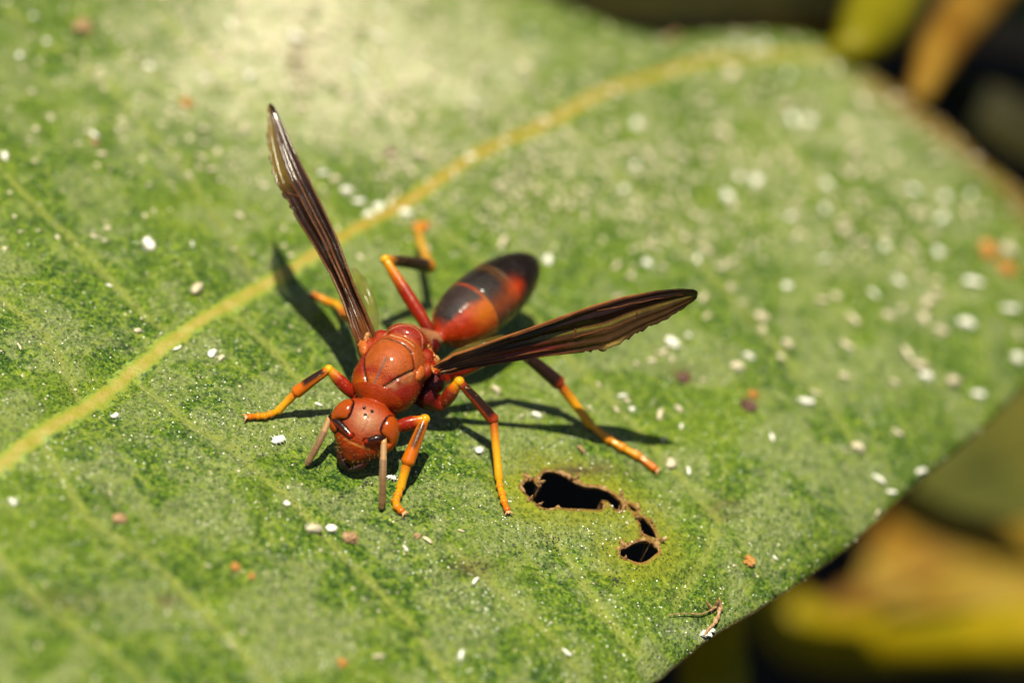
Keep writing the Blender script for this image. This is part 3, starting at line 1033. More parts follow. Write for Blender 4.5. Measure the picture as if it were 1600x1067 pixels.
# legs
def leg(root, hip, knee, ankle, heel, toes, rf=0.042, rt=0.030, dark=(0.3, 0.85), tib=ORANGE, femc=RED, toec=YELLOW, bend=0.0, spur=None):
    L = empty('leg', parent=wasp)
    part('coxa', tube([root, root.lerp(hip, 0.5) - Vector((0, 0, 0.01)), hip], [rf * 1.8, rf * 1.7, rf * 1.25, rf * 0.8], [DRED, DRED, RED], 14, 14), MAT_BODY, L)
    mid = hip.lerp(knee, 0.5) + Vector((0, 0, bend))
    part('femur', tube([hip, mid, knee], [rf * 0.72, rf * 0.95, rf * 1.05, rf, rf * 0.78, rf * 0.62], lambda t, n: lerp_list([DRED, femc, femc, femc, ORANGE, YELLOW], t), 18, 16, 0.86), MAT_LEG, L)
    part('knee', ellipsoid(knee, (Vector((1, 0, 0)), Vector((0, 1, 0)), Vector((0, 0, 1))), (rf * 0.72,) * 3, 14, 9), MAT_LEG, L, YELLOW)
    part('tibia', tube([knee, knee.lerp(ankle, 0.5) + Vector((0, 0, 0.008)), ankle], [rt * 0.75, rt * 0.9, rt * 1.0, rt * 1.12, rt * 1.2],
                       lambda t, n: mixc(tib, (0.016, 0.006, 0.003), sm(n.z, dark[2] - 0.15, dark[2] + 0.25) * sm(t, dark[0] - 0.05, dark[0] + 0.06) * (1 - sm(t, dark[1] - 0.08, dark[1] + 0.06))), 40, 20), MAT_LEG, L)
    part('basitarsus', tube([ankle, ankle.lerp(heel, .5), heel], [rt * 0.78, rt * 0.80, rt * 0.74, rt * 0.84], [tib, toec, toec], 14, 12), MAT_LEG, L)
    prev = heel
    for i, q in enumerate(toes):
        last = i == len(toes) - 1
        part('tarsal_segment', tube([prev, q], [rt * 0.52, rt * 0.62, rt * 0.80] if not last else [rt * 0.50, rt * 0.56, rt * 0.70], [toec, mixc(toec, ORANGE, 0.6)] if not last else [mixc(toec, ORANGE, 0.6), ORANGE], 9, 10), MAT_LEG, L)
        prev = q
    d = (toes[-1] - toes[-2]).normalized()
    sd = Vector((-d.y, d.x, 0)).normalized()
    for s in (-1, 1):
        a = toes[-1] + d * 0.008
        part('claw', tube([a, a + d * 0.028 + sd * s * 0.022 + Vector((0, 0, 0.006)), a + d * 0.038 + sd * s * 0.034 - Vector((0, 0, 0.012))], [0.009, 0.007, 0.002], [(0.5, 0.25, 0.1), (0.4, 0.2, 0.08)], 7, 6), MAT_LEG, L)
    part('foot_pad', ellipsoid(toes[-1] + d * 0.02, (d, sd, Vector((0, 0, 1))), (0.018, 0.014, 0.010), 10, 6), MAT_LEG, L, (0.55, 0.34, 0.2))
    down = (ankle - knee).normalized()
    sp = spur or Vector((0, 0, -1))
    for k in (0.6, 1.0):
        part('spur', tube([ankle - down * 0.01, ankle + (down * 0.5 + sp * k).normalized() * 0.075], [0.009, 0.007, 0.001], [ORANGE, (0.4, 0.2, 0.05)], 6, 6), MAT_LEG, L)
    # short stiff bristles along the shin
    rr = random.Random(int(knee.x * 1000))
    V, F = [], []
    for a, b, r0, n in ((knee, ankle, rt, 70), (ankle, heel, rt * 0.7, 40), (hip, knee, rf * .95, 60)):
        ax = (b - a).normalized()
        e1 = ax.orthogonal().normalized(); e2 = ax.cross(e1)
        for _ in range(n):
            th = rr.uniform(0, 6.283); t = rr.uniform(0.06, 0.97)
            dirn = e1 * math.cos(th) + e2 * math.sin(th)
            p = a.lerp(b, t) + dirn * r0 * 0.85
            q = p + (dirn * 0.7 + ax * 0.75).normalized() * rr.uniform(0.016, 0.038)
            w = ax.cross(dirn) * 0.0015
            k = len(V)
            V += [p + w, p - w, q, p + dirn * 0.0015 + ax * 0.002]
            F += [(k, k + 1, k + 2), (k + 1, k + 3, k + 2), (k + 3, k, k + 2)]
    o = part('bristles', (V, F), MAT_LEG, L, (0.62, 0.36, 0.10))
    o['kind'] = 'stuff'
    return L

def G(px, py, lift=0.02):
    return on_leaf(px, py) + Vector((0, 0, lift))

# front pair
leg(mm(572, 620, 2.9), mm(553, 618, 3.2), mm(514, 577, 4.2), mm(463, 613, 2.2), G(432, 650, 0.05), [G(420, 653, .035), G(411, 655, .03), G(401, 655, .03), G(388, 656, .03)], 0.048, 0.038, dark=(0.12, 0.75, 0.42), spur=Vector((0.1, 0, -1)))
leg(mm(600, 655, 2.9), mm(616, 668, 2.9), mm(664, 655, 3.9), mm(637, 722, 1.9), G(623, 770, 0.05), [G(619, 781, .04), G(616, 789, .035), G(619, 797, .03), G(626, 803, .03)], 0.052, 0.042, dark=(0.12, 0.72, 0.62), spur=Vector((-0.6, 0, -0.4)))
# middle pair
leg(mm(662, 614, 3.0), mm(690, 634, 2.5), mm(717, 596, 4.6), mm(771, 656, 2.8), G(777, 756, 0.05), [G(779, 767, .04), G(783, 779, .035), G(786, 789, .03), G(791, 801, .03)], 0.056, 0.038, dark=(0.12, 0.92, 0.25), tib=(0.24, 0.026, 0.004), femc=(0.13, 0.010, 0.002))
leg(mm(590, 590, 4.0), mm(574, 572, 4.0), mm(560, 512, 4.6), mm(538, 489, 1.6), G(522, 482, 0.05), [G(514, 477, .03), G(507, 474, .03), G(500, 470, .03), G(490, 465, .025)], 0.048, 0.038, dark=(0.15, 0.8, 0.6))
# hind pair
leg(mm(672, 598, 3.6), mm(698, 590, 3.5), mm(800, 540, 5.8), mm(873, 598, 3.4), G(920, 671, 0.05), [G(951, 694, .04), G(972, 706, .04), G(996, 718, .035), G(1021, 736, .03)], 0.054, 0.045, dark=(0.05, 0.97, -2.0), tib=(0.24, 0.030, 0.004), spur=Vector((-0.6, 0, -0.8)))
leg(mm(668, 542, 4.0), mm(676, 524, 4.2), mm(602, 406, 6.6), mm(671, 416, 3.9), mm(656, 376, 1.2), [G(652, 366, .04), G(658, 362, .03), G(650, 359, .03), G(664, 356, .025)], 0.052, 0.046, dark=(0.12, 0.9, -2.0), tib=(0.38, 0.13, 0.006), toec=(0.42, 0.22, 0.010))

# knobbly amber plates at the wing roots
rw = random.Random(12)
for (bx, by, bh, dx, dy, n) in ((574, 530, 5.5, 12, 8, 8), (677, 572, 5.5, 8, 12, 9), (668, 552, 5.6, 8, 12, 7)):
    for _ in range(n):
        c = mm(bx + rw.uniform(-dx, dx), by + rw.uniform(-dy, dy), bh + rw.uniform(-.3, .3))
        a1 = Vector((rw.uniform(-1, 1), rw.uniform(-1, 1), rw.uniform(-.6, .6))).normalized()
        a2 = a1.orthogonal().normalized()
        part('wing_root_plate', ellipsoid(c, (a1, a2, a1.cross(a2)), (rw.uniform(.03, .06), rw.uniform(.014, .026), rw.uniform(.012, .022)), 12, 8), MAT_BODY, wasp, rw.choice((ORANGE, (0.30, 0.10, 0.02), (0.40, 0.20, 0.06), RED)))

# ------------------------------------------------------------------ wings, folded lengthwise
def resample(pts, n):
    P = np.array([tuple(p) for p in pts])
    s = np.r_[0, np.cumsum(np.linalg.norm(np.diff(P, axis=0), axis=1))]
    q = np.linspace(0, s[-1], n)
    return np.stack([np.interp(q, s, P[:, k]) for k in range(3)], 1)

def wing(lead_px, trail_px, h0, h1, drop0, drop1, colf, ridges, amp, vein_lines, fray=0.0, fold_dir=1.0):
    n, k = 110, 30
    def lift(pts, hb, ht, dr=None):
        tot = len(pts) - 1
        s = np.r_[0, np.cumsum([math.dist(a, b) for a, b in zip(pts, pts[1:])])]
        s = s / s[-1]
        fall = lambda t: 0.0 if dr is None else dr[0] * (1 - t) + dr[1] * math.sin(math.pi * min(1.0, t * 0.97)) ** 0.6 + 0.4 * t
        return [mm(x, y, hb + (ht - hb) * (t ** 0.9) - fall(t)) for (x, y), t in zip(pts, s)]
    A = resample(lift(lead_px, h0, h1), n)
    B = resample(lift(trail_px, h0, h1, (drop0, drop1)), n)
    V, C = [], []
    rg = random.Random(5)
    jag = [rg.uniform(-1, 1) for _ in range(n)]
    for i in range(n):
        u = i / (n - 1)
        a, b = Vector(A[i]), Vector(B[i])
        tan = Vector(A[min(i + 1, n - 1)] - A[max(i - 1, 0)]).normalized()
        wv = (b - a)
        nor = tan.cross(wv.normalized()) if wv.length > 1e-5 else Vector((0, 0, 1))
        if nor.dot(CPOS - a) < 0: nor = -nor
        fr = fray * (1 if u > 0.55 else 0) * (0.5 + 0.5 * math.sin(i * 1.1) + 0.6 * jag[i]) * 0.05
        for j in range(k):
            v = j / (k - 1)
            p = a + wv * (v - fr * sm(v, 0.8, 1.0))
            z = 0.0
            for (v0, wd, hgt) in ridges:
                vv = v0
                z += hgt * math.exp(-((v - vv) / wd) ** 2)
            z += 0.10 * math.sin(v * 38 + u * 3) * max(0.0, 0.9 - 2.2 * u)
            taper = min(1.0, u / 0.06) * (1 - 0.85 * u)
            V.append(p + nor * amp * z * taper * fold_dir)
            C.append(colf(u, v))
    F = [(i * k + j, i * k + j + 1, (i + 1) * k + j + 1, (i + 1) * k + j) for i in range(n - 1) for j in range(k - 1)]
    me = mesh('wing', V, F, cols=C)
    o = link('wing', me, MAT_WING, wasp)
    s = o.modifiers.new('thickness', 'SOLIDIFY'); s.thickness = 0.0035; s.offset = 0
    def pt(u, v):
        i = min(n - 1, max(0, int(round(u * (n - 1))))); j = min(k - 1, max(0, int(round(v * (k - 1)))))
        return Vector(V[i * k + j])
    for line, r in vein_lines:
        q = []
        for (u0, v0), (u1, v1) in zip(line, line[1:]):
            m_ = max(3, int(abs(u1 - u0) * 60))
            q += [pt(u0 + (u1 - u0) * t / m_, v0 + (v1 - v0) * t / m_) for t in range(m_)]
        q.append(pt(*line[-1]))
        q = [Vector(x) for x in resample([tuple(x) for x in q], max(8, len(q) // 2))]
        link('vein', mesh('vein', *tube(q, [r, r * 0.9, r * 0.6, r * 0.2], (0.1, 0.04, 0.02), len(q), 8, raw=True)[:2]), MAT_WVEIN, o)
    return o

DK = (0.016, 0.007, 0.004, 1.0); BR = (0.13, 0.042, 0.010, 1.0); OL = (0.040, 0.018, 0.004, 0.92); AMB = (0.13, 0.070, 0.004, 0.62); RW = (0.13, 0.012, 0.008, 0.96)

def right_col(u, v):
    c = mixc(DK, OL, sm(v, 0.36, 0.46) * sm(u, 0.30, 0.45))
    c = mixc(c, RW, sm(v, 0.5, 0.7) * sm(u, 0.08, 0.16) * (1 - sm(u, 0.35, 0.55)))
    c = mixc(c, (0.12, 0.095, 0.010, 0.8), math.exp(-((v - (0.44 + 0.06 * u)) / 0.035) ** 2) * sm(u, 0.25, 0.4) * 0.9)
    c = mixc(c, BR, (1 - sm(u, 0.10, 0.30)) * 0.9)
    c = mixc(c, (0.22, 0.075, 0.018, 1.0), math.exp(-(v / 0.04) ** 2) * (1 - sm(u, 0.7, 0.9)))
    c = mixc(c, (0.20, 0.13, 0.03, 0.85), sm(v, 0.85, 0.95) * sm(u, 0.60, 0.64) * (1 - sm(u, 0.66, 0.72)))
    return c

def left_col(u, v):
    c = mixc(DK, (0.032, 0.014, 0.008, 1.0), sm(u, 0.5, 0.8))
    c = mixc(c, AMB, sm(v, 0.50, 0.60) * sm(u, 0.60, 0.72))
    c = mixc(c, BR, (1 - sm(u, 0.02, 0.18)) * 0.9)
    return c

wing([(676, 573), (690, 561), (707, 550), (745, 538), (781, 525), (821, 512), (879, 492), (930, 475.5), (974, 463), (1026, 453.5), (1062, 450.5), (1084, 451.5), (1090.5, 455)],
     [(682, 586), (704, 580), (726, 573), (770, 567), (817, 560), (865, 554), (916, 549.5), (950, 547), (966, 540), (985, 528), (1004, 517), (1040, 500), (1069, 482), (1089, 466)],
     5.9, 16.2, 0.6, 2.2, right_col, [(0.06, 0.07, 1.2), (0.24, 0.06, 0.9), (0.42, 0.05, -1.0), (0.62, 0.05, 0.6), (0.80, 0.05, 0.9), (0.97, 0.05, 0.7)], 0.030,
     [([(0.0, 0.3), (0.2, 0.10), (0.45, 0.06), (0.75, 0.03), (0.97, 0.02)], 0.006), ([(0.0, 0.45), (0.15, 0.28), (0.34, 0.16), (0.5, 0.08)], 0.008), ([(0.02, 0.6), (0.2, 0.5), (0.4, 0.42), (0.7, 0.44), (0.97, 0.55)], 0.007),
      ([(0.53, 0.42), (0.525, 0.60), (0.50, 0.74)], 0.008), ([(0.525, 0.62), (0.62, 0.56), (0.76, 0.60)], 0.008), ([(0.76, 0.50), (0.755, 0.60)], 0.008),
      ([(0.02, 0.8), (0.2, 0.78), (0.38, 0.80), (0.52, 0.84), (0.60, 0.80)], 0.009), ([(0.03, 0.95), (0.2, 0.96), (0.45, 0.97), (0.62, 0.97)], 0.011), ([(0.62, 0.14), (0.8, 0.24), (0.95, 0.30)], 0.006)], 0.8)
wing([(588, 527), (583, 512), (575, 494), (559, 455), (543, 415.6), (527.5, 372), (500, 313), (476, 266), (456.6, 226.6), (441, 191), (430, 168), (424, 162)],
     [(556, 535), (547, 514), (535, 471), (516, 428), (488, 381), (464.5, 345), (445, 310), (431, 290), (424, 268), (420, 242), (416.5, 215), (419, 191), (418, 172), (420, 163)],
     5.7, 13.4, 0.2, 0.6, left_col, [(0.05, 0.07, 0.9), (0.22, 0.07, -0.7), (0.38, 0.07, 1.1), (0.56, 0.06, 1.4), (0.75, 0.06, -0.8), (0.95, 0.07, 1.0)], 0.028,
     [([(0.0, 0.1), (0.3, 0.04), (0.7, 0.04), (0.97, 0.1)], 0.012), ([(0.0, 0.5), (0.2, 0.42), (0.5, 0.38), (0.75, 0.34), (0.95, 0.4)], 0.011), ([(0.0, 0.7), (0.2, 0.6), (0.45, 0.55), (0.65, 0.54), (0.95, 0.55)], 0.010),
      ([(0.0, 0.9), (0.3, 0.95), (0.5, 0.96), (0.62, 0.95)], 0.011), ([(0.60, 0.56), (0.64, 0.92)], 0.006)], 1.0)
# small hind wing showing behind the left wing root
def flap(pts, name='hind_wing'):
    V = [mm(*p) for p in pts]
    cen = sum(V, Vector()) / len(V) + Vector((0, 0, 0.01))
    V = V + [cen]
    F = [(i, (i + 1) % len(pts), len(pts)) for i in range(len(pts))]
    o = link(name, mesh(name, V, F, cols=[(0.16, 0.12, 0.02, 0.28)] * len(V)), MAT_WING, wasp)
    s = o.modifiers.new('thickness', 'SOLIDIFY'); s.thickness = 0.003; s.offset = 0
flap([(584, 521, 5.4), (577, 498, 5.6), (560, 455, 6.4), (548, 420, 7.2), (556, 418, 7.0), (572, 436, 6.6), (586, 466, 6.2), (592, 492, 5.8), (592, 514, 5.5)])
flap([(686, 565, 5.4), (712, 546, 5.8), (745, 533, 6.2), (782, 523, 6.8), (800, 527, 6.8), (760, 545, 6.2), (716, 562, 5.6)])

# golden down on face and flanks
def down():
    rr = random.Random(3)
    V, F = [], []
    idx = [rr.randrange(len(BF)) for _ in range(4200)]
    hl = loc(BV, H0, HF, HL, HU)
    tl = loc(BV, T0, TF, TL, TU)
    for i in idx:
        q = BF[i]
        p = Vector(BV[q].mean(0)); nrm = Vector(BN[q].mean(0))
        h = hl[q[0]]; t = tl[q[0]]
        face = abs(h).max() < 3 and h[2] < -0.6 and h[0] > -0.8
        if (not face and (t[2] > 0.2 or rr.random() < 0.5)) or (face and rr.random() < 0.35): continue
        ln = rr.uniform(0.016, 0.034) if face else rr.uniform(0.008, 0.016)
        d = (nrm * 0.8 + Vector((rr.uniform(-.5, .5), rr.uniform(-.5, .5), rr.uniform(-.7, .2)))).normalized()
        w = d.orthogonal().normalized() * 0.0007
        k = len(V)
        V += [p + w, p - w, p + d * ln]
        F.append((k, k + 1, k + 2))
    for i in [rr.randrange(len(BF)) for _ in range(5000)]:
        q = BF[i]
        t = tl[q[0]]
        if t[0] < -4.5 or t[0] > 3.3 or abs(t[1]) > 3 or t[2] < -0.6: continue
        p = Vector(BV[q].mean(0)); nrm = Vector(BN[q].mean(0))
        d = (nrm * 0.45 - TF * 0.8 + Vector((rr.uniform(-.35, .35), rr.uniform(-.35, .35), 0))).normalized()
        w = d.cross(nrm).normalized() * 0.0006
        k = len(V)
        V += [p + w, p - w, p + d * rr.uniform(0.006, 0.012)]
        F.append((k, k + 1, k + 2))
    o = part('hair', (V, F), MAT_LEG, wasp, (0.48, 0.27, 0.09))
    o['kind'] = 'stuff'
down()

# ------------------------------------------------------------------ shed skins and crumbs on the leaf
def shell_mat(name, a, b, rough=0.5):
    M = Mat(name)
    n = M.noise(30, 4, 0.6)
    c = M.mix(M.step(n, 0.3, 0.65), a, b)
    M.p(Base_Color=c, Roughness=rough, Subsurface_Weight=0.25, Subsurface_Radius=(0.03, 0.025, 0.018), Subsurface_Scale=1.0, Normal=M.bump(n, 0.4, 0.01))
    return M.m
MAT_WHITE = shell_mat('white shed skin', (0.56, 0.53, 0.43), (0.78, 0.76, 0.68))
MAT_CREAM = shell_mat('cream shed skin', (0.36, 0.30, 0.19), (0.53, 0.47, 0.33))
MAT_TAN = shell_mat('tan crumb', (0.14, 0.065, 0.02), (0.38, 0.24, 0.12))
MAT_ORANGE = shell_mat('orange crumb', (0.28, 0.10, 0.015), (0.42, 0.20, 0.03))
MAT_DKBROWN = shell_mat('brown crumb', (0.05, 0.02, 0.015), (0.14, 0.06, 0.04))

def skin_mesh(seed, legs):
    """a wrinkled hollow husk, blunt at one end, some with splayed legs; length 1"""
    rr = random.Random(seed)
    bm = bmesh.new()
    bmesh.ops.create_icosphere(bm, subdivisions=2, radius=0.5)
    el = rr.uniform(0.30, 0.60)
    for v in bm.verts:
        x = v.co.x
        w = el * (1.0 - 0.35 * x) * (1 + 0.10 * math.sin(x * 22))
        v.co = Vector((x, v.co.y * w, v.co.z * w * 0.8 + 0.10 * (0.25 - x * x) * rr.choice((1, 1, 0.6))))
        v.co.y += (0.16 * math.sin(seed * 1.7)) * (x * x * 2 - 0.2)
        v.co += v.co.normalized() * (0.20 * noise.noise(v.co * 4 + Vector((seed, 0, 0))) + 0.10 * noise.noise(v.co * 11 + Vector((seed, 3, 0))))
    if legs:
        for s in (-1, 1):
            for k, x0 in enumerate((0.22, 0.05, -0.15)):
                a = Vector((x0, s * 0.12, 0.0))
                b = a + Vector((0.10 * (1 - k) + rr.uniform(-.06, .06), s * rr.uniform(0.16, 0.26), 0.10))
                c = b + Vector((0.06 * (1 - k), s * rr.uniform(0.08, 0.2), -0.14))
                for p, q in ((a, b), (b, c)):
                    d = (q - p).normalized(); e1 = d.orthogonal().normalized() * 0.028; e2 = d.cross(e1)
                    vs_ = [bm.verts.new(p + e1), bm.verts.new(p + e2 - e1 * .5), bm.verts.new(p - e2 - e1 * .5), bm.verts.new(q + e1 * .6), bm.verts.new(q + e2 * .6 - e1 * .3), bm.verts.new(q - e2 * .6 - e1 * .3)]
                    for f in ((0, 1, 4, 3), (1, 2, 5, 4), (2, 0, 3, 5), (3, 4, 5)):
                        bm.faces.new([vs_[i] for i in f])
    me = bpy.data.meshes.new('shed_skin')
    bm.to_mesh(me); bm.free()
    me.polygons.foreach_set('use_smooth', [True] * len(me.polygons))
    return me

def crumb_mesh(seed):
    """a ragged crumb with shreds sticking out"""
    rr = random.Random(seed * 13 + 5)
    bm = bmesh.new()
    bmesh.ops.create_icosphere(bm, subdivisions=3, radius=0.42)
    off = Vector((seed * 3.1, seed * 1.7, 0))
    for v in bm.verts:
        v.co *= 1 + 0.55 * noise.noise(v.co * 3.0 + off) + 0.40 * noise.noise(v.co * 8 + off) + 0.25 * noise.noise(v.co * 19 + off)
        v.co.z *= 0.7
    for _ in range(7):
        d = Vector((rr.uniform(-1, 1), rr.uniform(-1, 1), rr.uniform(-0.1, 0.8))).normalized()
        e1 = d.orthogonal().normalized() * 0.07
        e2 = d.cross(e1)
        b = d * 0.26
        q = [bm.verts.new(b + e1), bm.verts.new(b - e1 * .5 + e2), bm.verts.new(b - e1 * .5 - e2), bm.verts.new(d * rr.uniform(0.5, 0.72) + e2 * rr.uniform(-1, 1))]
        for f in ((0, 1, 3), (1, 2, 3), (2, 0, 3)):
            bm.faces.new([q[k] for k in f])
    me = bpy.data.meshes.new('crumb')
    bm.to_mesh(me); bm.free()
    return me

SKINS = {}
for mname, mat in (('w', MAT_WHITE), ('c', MAT_CREAM), ('t', MAT_TAN)):
    SKINS[mname] = []
    for i in range(10):
        me = skin_mesh(i * 7 + 1, i % 5 >= 2) if i < 8 else crumb_mesh(i)
        me.materials.append(mat)
        SKINS[mname].append(me)
CRUMBS = {}
for mname, mat in (('t', MAT_TAN), ('o', MAT_ORANGE), ('b', MAT_DKBROWN)):
    CRUMBS[mname] = []
    for i in range(3):
        me = crumb_mesh(i + 1)
        me.materials.append(mat)
        CRUMBS[mname].append(me)

RS = random.Random(21)
def put(me, name, px, py, size, label, cat, group=None, rot=None, sink=0.32):
    o = bpy.data.objects.new(name, me)
    COL.objects.link(o)
    if LEAF_BVH.ray_cast(CPOS, ray(px, py))[0] is None:
        bpy.data.objects.remove(o)
        return None
    p = on_leaf(px, py)
    o.location = p + Vector((0, 0, size * 0.5 * sink))
    o.rotation_euler = (RS.uniform(-.25, .25), RS.uniform(-.2, .2), RS.uniform(0, 6.28) if rot is None else rot)
    o.scale = (size, size * RS.uniform(0.85, 1.15), size * RS.uniform(0.85, 1.2))
    o['label'] = label; o['category'] = cat
    if group: o['group'] = group
    return o

# single ones that can be told apart: x, y, length in mm, mesh, name, label, category
W, C_, T_ = SKINS['w'], SKINS['c'], SKINS['t']
SINGLES = [
    (433, 690, 1.10, W[3], 'shed_skin', 'white shed skin with splayed legs below the wasp\'s outstretched front foot', 'shed skin'),
    (497, 633, 0.62, W[1], 'shed_skin', 'small white shed skin beside the wasp\'s head, on the leg\'s shadow', 'shed skin'),
    (488, 829, 1.25, C_[3], 'shed_skin', 'long cream shed skin with legs, touching its smaller white neighbour in front of the wasp', 'shed skin'),
    (517, 827, 0.85, W[2], 'shed_skin', 'short white upright shed skin between the long cream one and the brown fuzzy crumb', 'shed skin'),
    (547, 843, 1.15, CRUMBS['t'][0], 'crumb', 'brown fuzzy crumb in front of the wasp\'s face', 'crumb'),
    (633, 858, 0.75, W[0], 'shed_skin', 'white shed skin in front of the wasp\'s planted front foot', 'shed skin'),
    (667, 845, 0.80, C_[1], 'shed_skin', 'cream shed skin beside a tiny brown crumb below the front foot', 'shed skin'),
    (651, 838, 0.50, CRUMBS['t'][1], 'crumb', 'tiny brown crumb beside a cream shed skin below the front foot', 'crumb'),
    (612, 748, 0.80, W[4], 'shed_skin', 'white leggy shed skin between antenna tip and front leg', 'shed skin'),
    (742, 909, 0.85, W[1], 'shed_skin', 'lone white shed skin on the grey streaks in front of the middle leg', 'shed skin'),
    (448, 787, 0.55, W[2], 'shed_skin', 'small white shed skin to the side of the antenna tip, on the dark vein', 'shed skin'),
    (187, 812, 0.95, CRUMBS['t'][2], 'crumb', 'tan crumb standing on the leaf below the midrib', 'crumb'),
    (367, 887, 0.70, CRUMBS['o'][0], 'crumb', 'orange and white crumb on the leaf far in front of the antennae', 'crumb'),
    (393, 901, 0.55, CRUMBS['o'][1], 'crumb', 'flat reddish crumb just behind the orange and white one', 'crumb'),
    (535, 1037, 0.75, CRUMBS['o'][2], 'crumb', 'blurred orange crumb on the nearest part of the leaf', 'crumb'),
    (590, 1027, 1.00, C_[0], 'shed_skin', 'blurred cream shed skin next to the nearest orange crumb', 'shed skin'),
    (720, 1025, 0.95, W[1], 'shed_skin', 'blurred white shed skin slanting on the nearest grey film', 'shed skin'),
    (885, 1021, 0.85, W[0], 'shed_skin', 'white shed skin near the lower margin of the leaf', 'shed skin'),
    (20, 786, 0.80, W[4], 'shed_skin', 'thin white shed skin just below the widest stretch of midrib', 'shed skin'),
    (180, 652, 0.75, W[3], 'shed_skin', 'white shed skin just below the midrib beside the brown-speckled stretch', 'shed skin'),
    (302, 509, 0.60, C_[0], 'shed_skin', 'cream shed skin lying on top of the midrib', 'shed skin'),
    (277, 546, 0.85, W[0], 'shed_skin', 'white shed skin on the lower edge of the midrib', 'shed skin'),
    (331, 554, 0.90, W[2], 'shed_skin', 'white shed skin on the green between midrib and front foot', 'shed skin'),
    (306, 455, 1.35, C_[3], 'shed_skin', 'long pale shed skin standing just above the midrib', 'shed skin'),
    (232, 386, 1.30, W[3], 'shed_skin', 'largest white shed skin on the half of the leaf above the midrib', 'shed skin'),
    (300, 383, 0.75, W[0], 'shed_skin', 'small white shed skin beside the largest one above the midrib', 'shed skin'),
    (70, 678, 0.45, CRUMBS['b'][0], 'crumb', 'dark brown speck on the yellow midrib', 'crumb'),
    (1170, 878, 0.95, CRUMBS['o'][1], 'crumb', 'rusty star-shaped crumb near the leaf margin below the hole', 'crumb'),
    (1211, 872, 0.50, W[1], 'shed_skin', 'tiny white bead beside the rusty star-shaped crumb', 'shed skin'),
    (775, 611, 0.9, C_[2], 'shed_skin', 'pale shed skin beyond the wasp\'s middle knee', 'shed skin'),
    (838, 650, 0.85, W[2], 'shed_skin', 'white shed skin in the wing shadow between middle and hind leg', 'shed skin'),
    (815, 650, 0.55, C_[0], 'shed_skin', 'small cream shed skin in the wing shadow between middle and hind leg', 'shed skin'),
    (748, 706, 0.85, W[3], 'shed_skin', 'white upright shed skin beside the middle leg\'s shin', 'shed skin'),
    (908, 704, 0.85, T_[1], 'shed_skin', 'tan shed skin in the wing shadow above the chewed hole', 'shed skin'),
    (1047, 726, 1.15, C_[2], 'shed_skin', 'cream shed skin beside the hind foot', 'shed skin'),
    (1075, 737, 0.85, W[0], 'shed_skin', 'white shed skin a little beyond the hind foot, next to the cream one', 'shed skin'),
    (1168, 636, 1.3, CRUMBS['b'][1], 'crumb', 'reddish brown crumb on the leaf beyond the hind foot', 'crumb'),
    (1176, 619, 0.9, CRUMBS['o'][0], 'crumb', 'orange crumb touching the reddish brown one beyond the hind foot', 'crumb'),
    (1259, 630, 1.5, W[0], 'shed_skin', 'bright white shed skin, one of a touching pair beyond the brown crumb', 'shed skin'),
    (1273, 615, 1.0, C_[0], 'shed_skin', 'smaller cream half of the touching pair beyond the brown crumb', 'shed skin'),
    (1030, 650, 1.35, C_[0], 'shed_skin', 'large cream shed skin beside the hind leg\'s foreleg bend', 'shed skin'),
    (1372, 750, 1.2, W[0], 'shed_skin', 'white shed skin close to the right-hand margin, largest of three there', 'shed skin'),
    (1392, 770, 0.9, W[1], 'shed_skin', 'round white shed skin at the leaf margin, middle one of three', 'shed skin'),
    (1371, 802, 0.75, C_[0], 'shed_skin', 'small cream bead hanging on the very margin of the leaf', 'shed skin'),
    (1438, 738, 1.15, W[0], 'shed_skin', 'white shed skin on the margin joined to a tan one', 'shed skin'),
    (1456, 750, 1.1, T_[0], 'shed_skin', 'tan shed skin on the margin joined to a white one', 'shed skin'),
    (290, 164, 1.0, CRUMBS['o'][0], 'crumb', 'small bright orange crumb on the dusty half of the leaf', 'crumb'),
    (128, 46, 1.5, CRUMBS['t'][1], 'crumb', 'wide tan crumb far up the dusty half of the leaf', 'crumb'),
    (147, 213, 1.0, W[1], 'shed_skin', 'white shed skin stacked against a tan crumb on the dusty half', 'shed skin'),
    (148, 226, 0.8, CRUMBS['t'][0], 'crumb', 'tan crumb stacked against a white shed skin on the dusty half', 'crumb'),
    (653, 357, 1.0, CRUMBS['o'][1], 'crumb', 'orange crumb beside the wasp\'s raised hind foot', 'crumb'),
    (785, 381, 1.6, C_[0], 'shed_skin', 'cream shed skin peeping over the top of the wasp\'s abdomen', 'shed skin'),
    (1543, 396, 2.0, CRUMBS['o'][2], 'crumb', 'large orange crumb near the far side margin, beside a cream skin', 'crumb'),
    (1572, 424, 1.7, CRUMBS['o'][0], 'crumb', 'second orange crumb near the far side margin, below the first', 'crumb'),
    (1565, 266, 2.2, CRUMBS['o'][1], 'crumb', 'orange crumb at the far margin near the leaf base', 'crumb'),
    (1350, 94, 4.2, C_[0], 'wax_lump', 'large cream waxy lump where the yellow stalk joins the leaf', 'wax lump'),
    (1050, 62, 2.0, T_[0], 'shed_skin', 'dull tan shed skin at the far margin beside the midrib', 'shed skin'),
    (1067, 593, 1.1, CRUMBS['b'][2], 'crumb', 'dark red crumb under a pale skin past the wing tip', 'crumb'),
    (610, 240, 1.0, CRUMBS['b'][0], 'crumb', 'dull red crumb on the dusty half behind the raised wing', 'crumb'),
]
for (px, py, ln, me, nm, lab, cat) in SINGLES:
    put(me, nm, px, py, ln / 10, lab, cat)

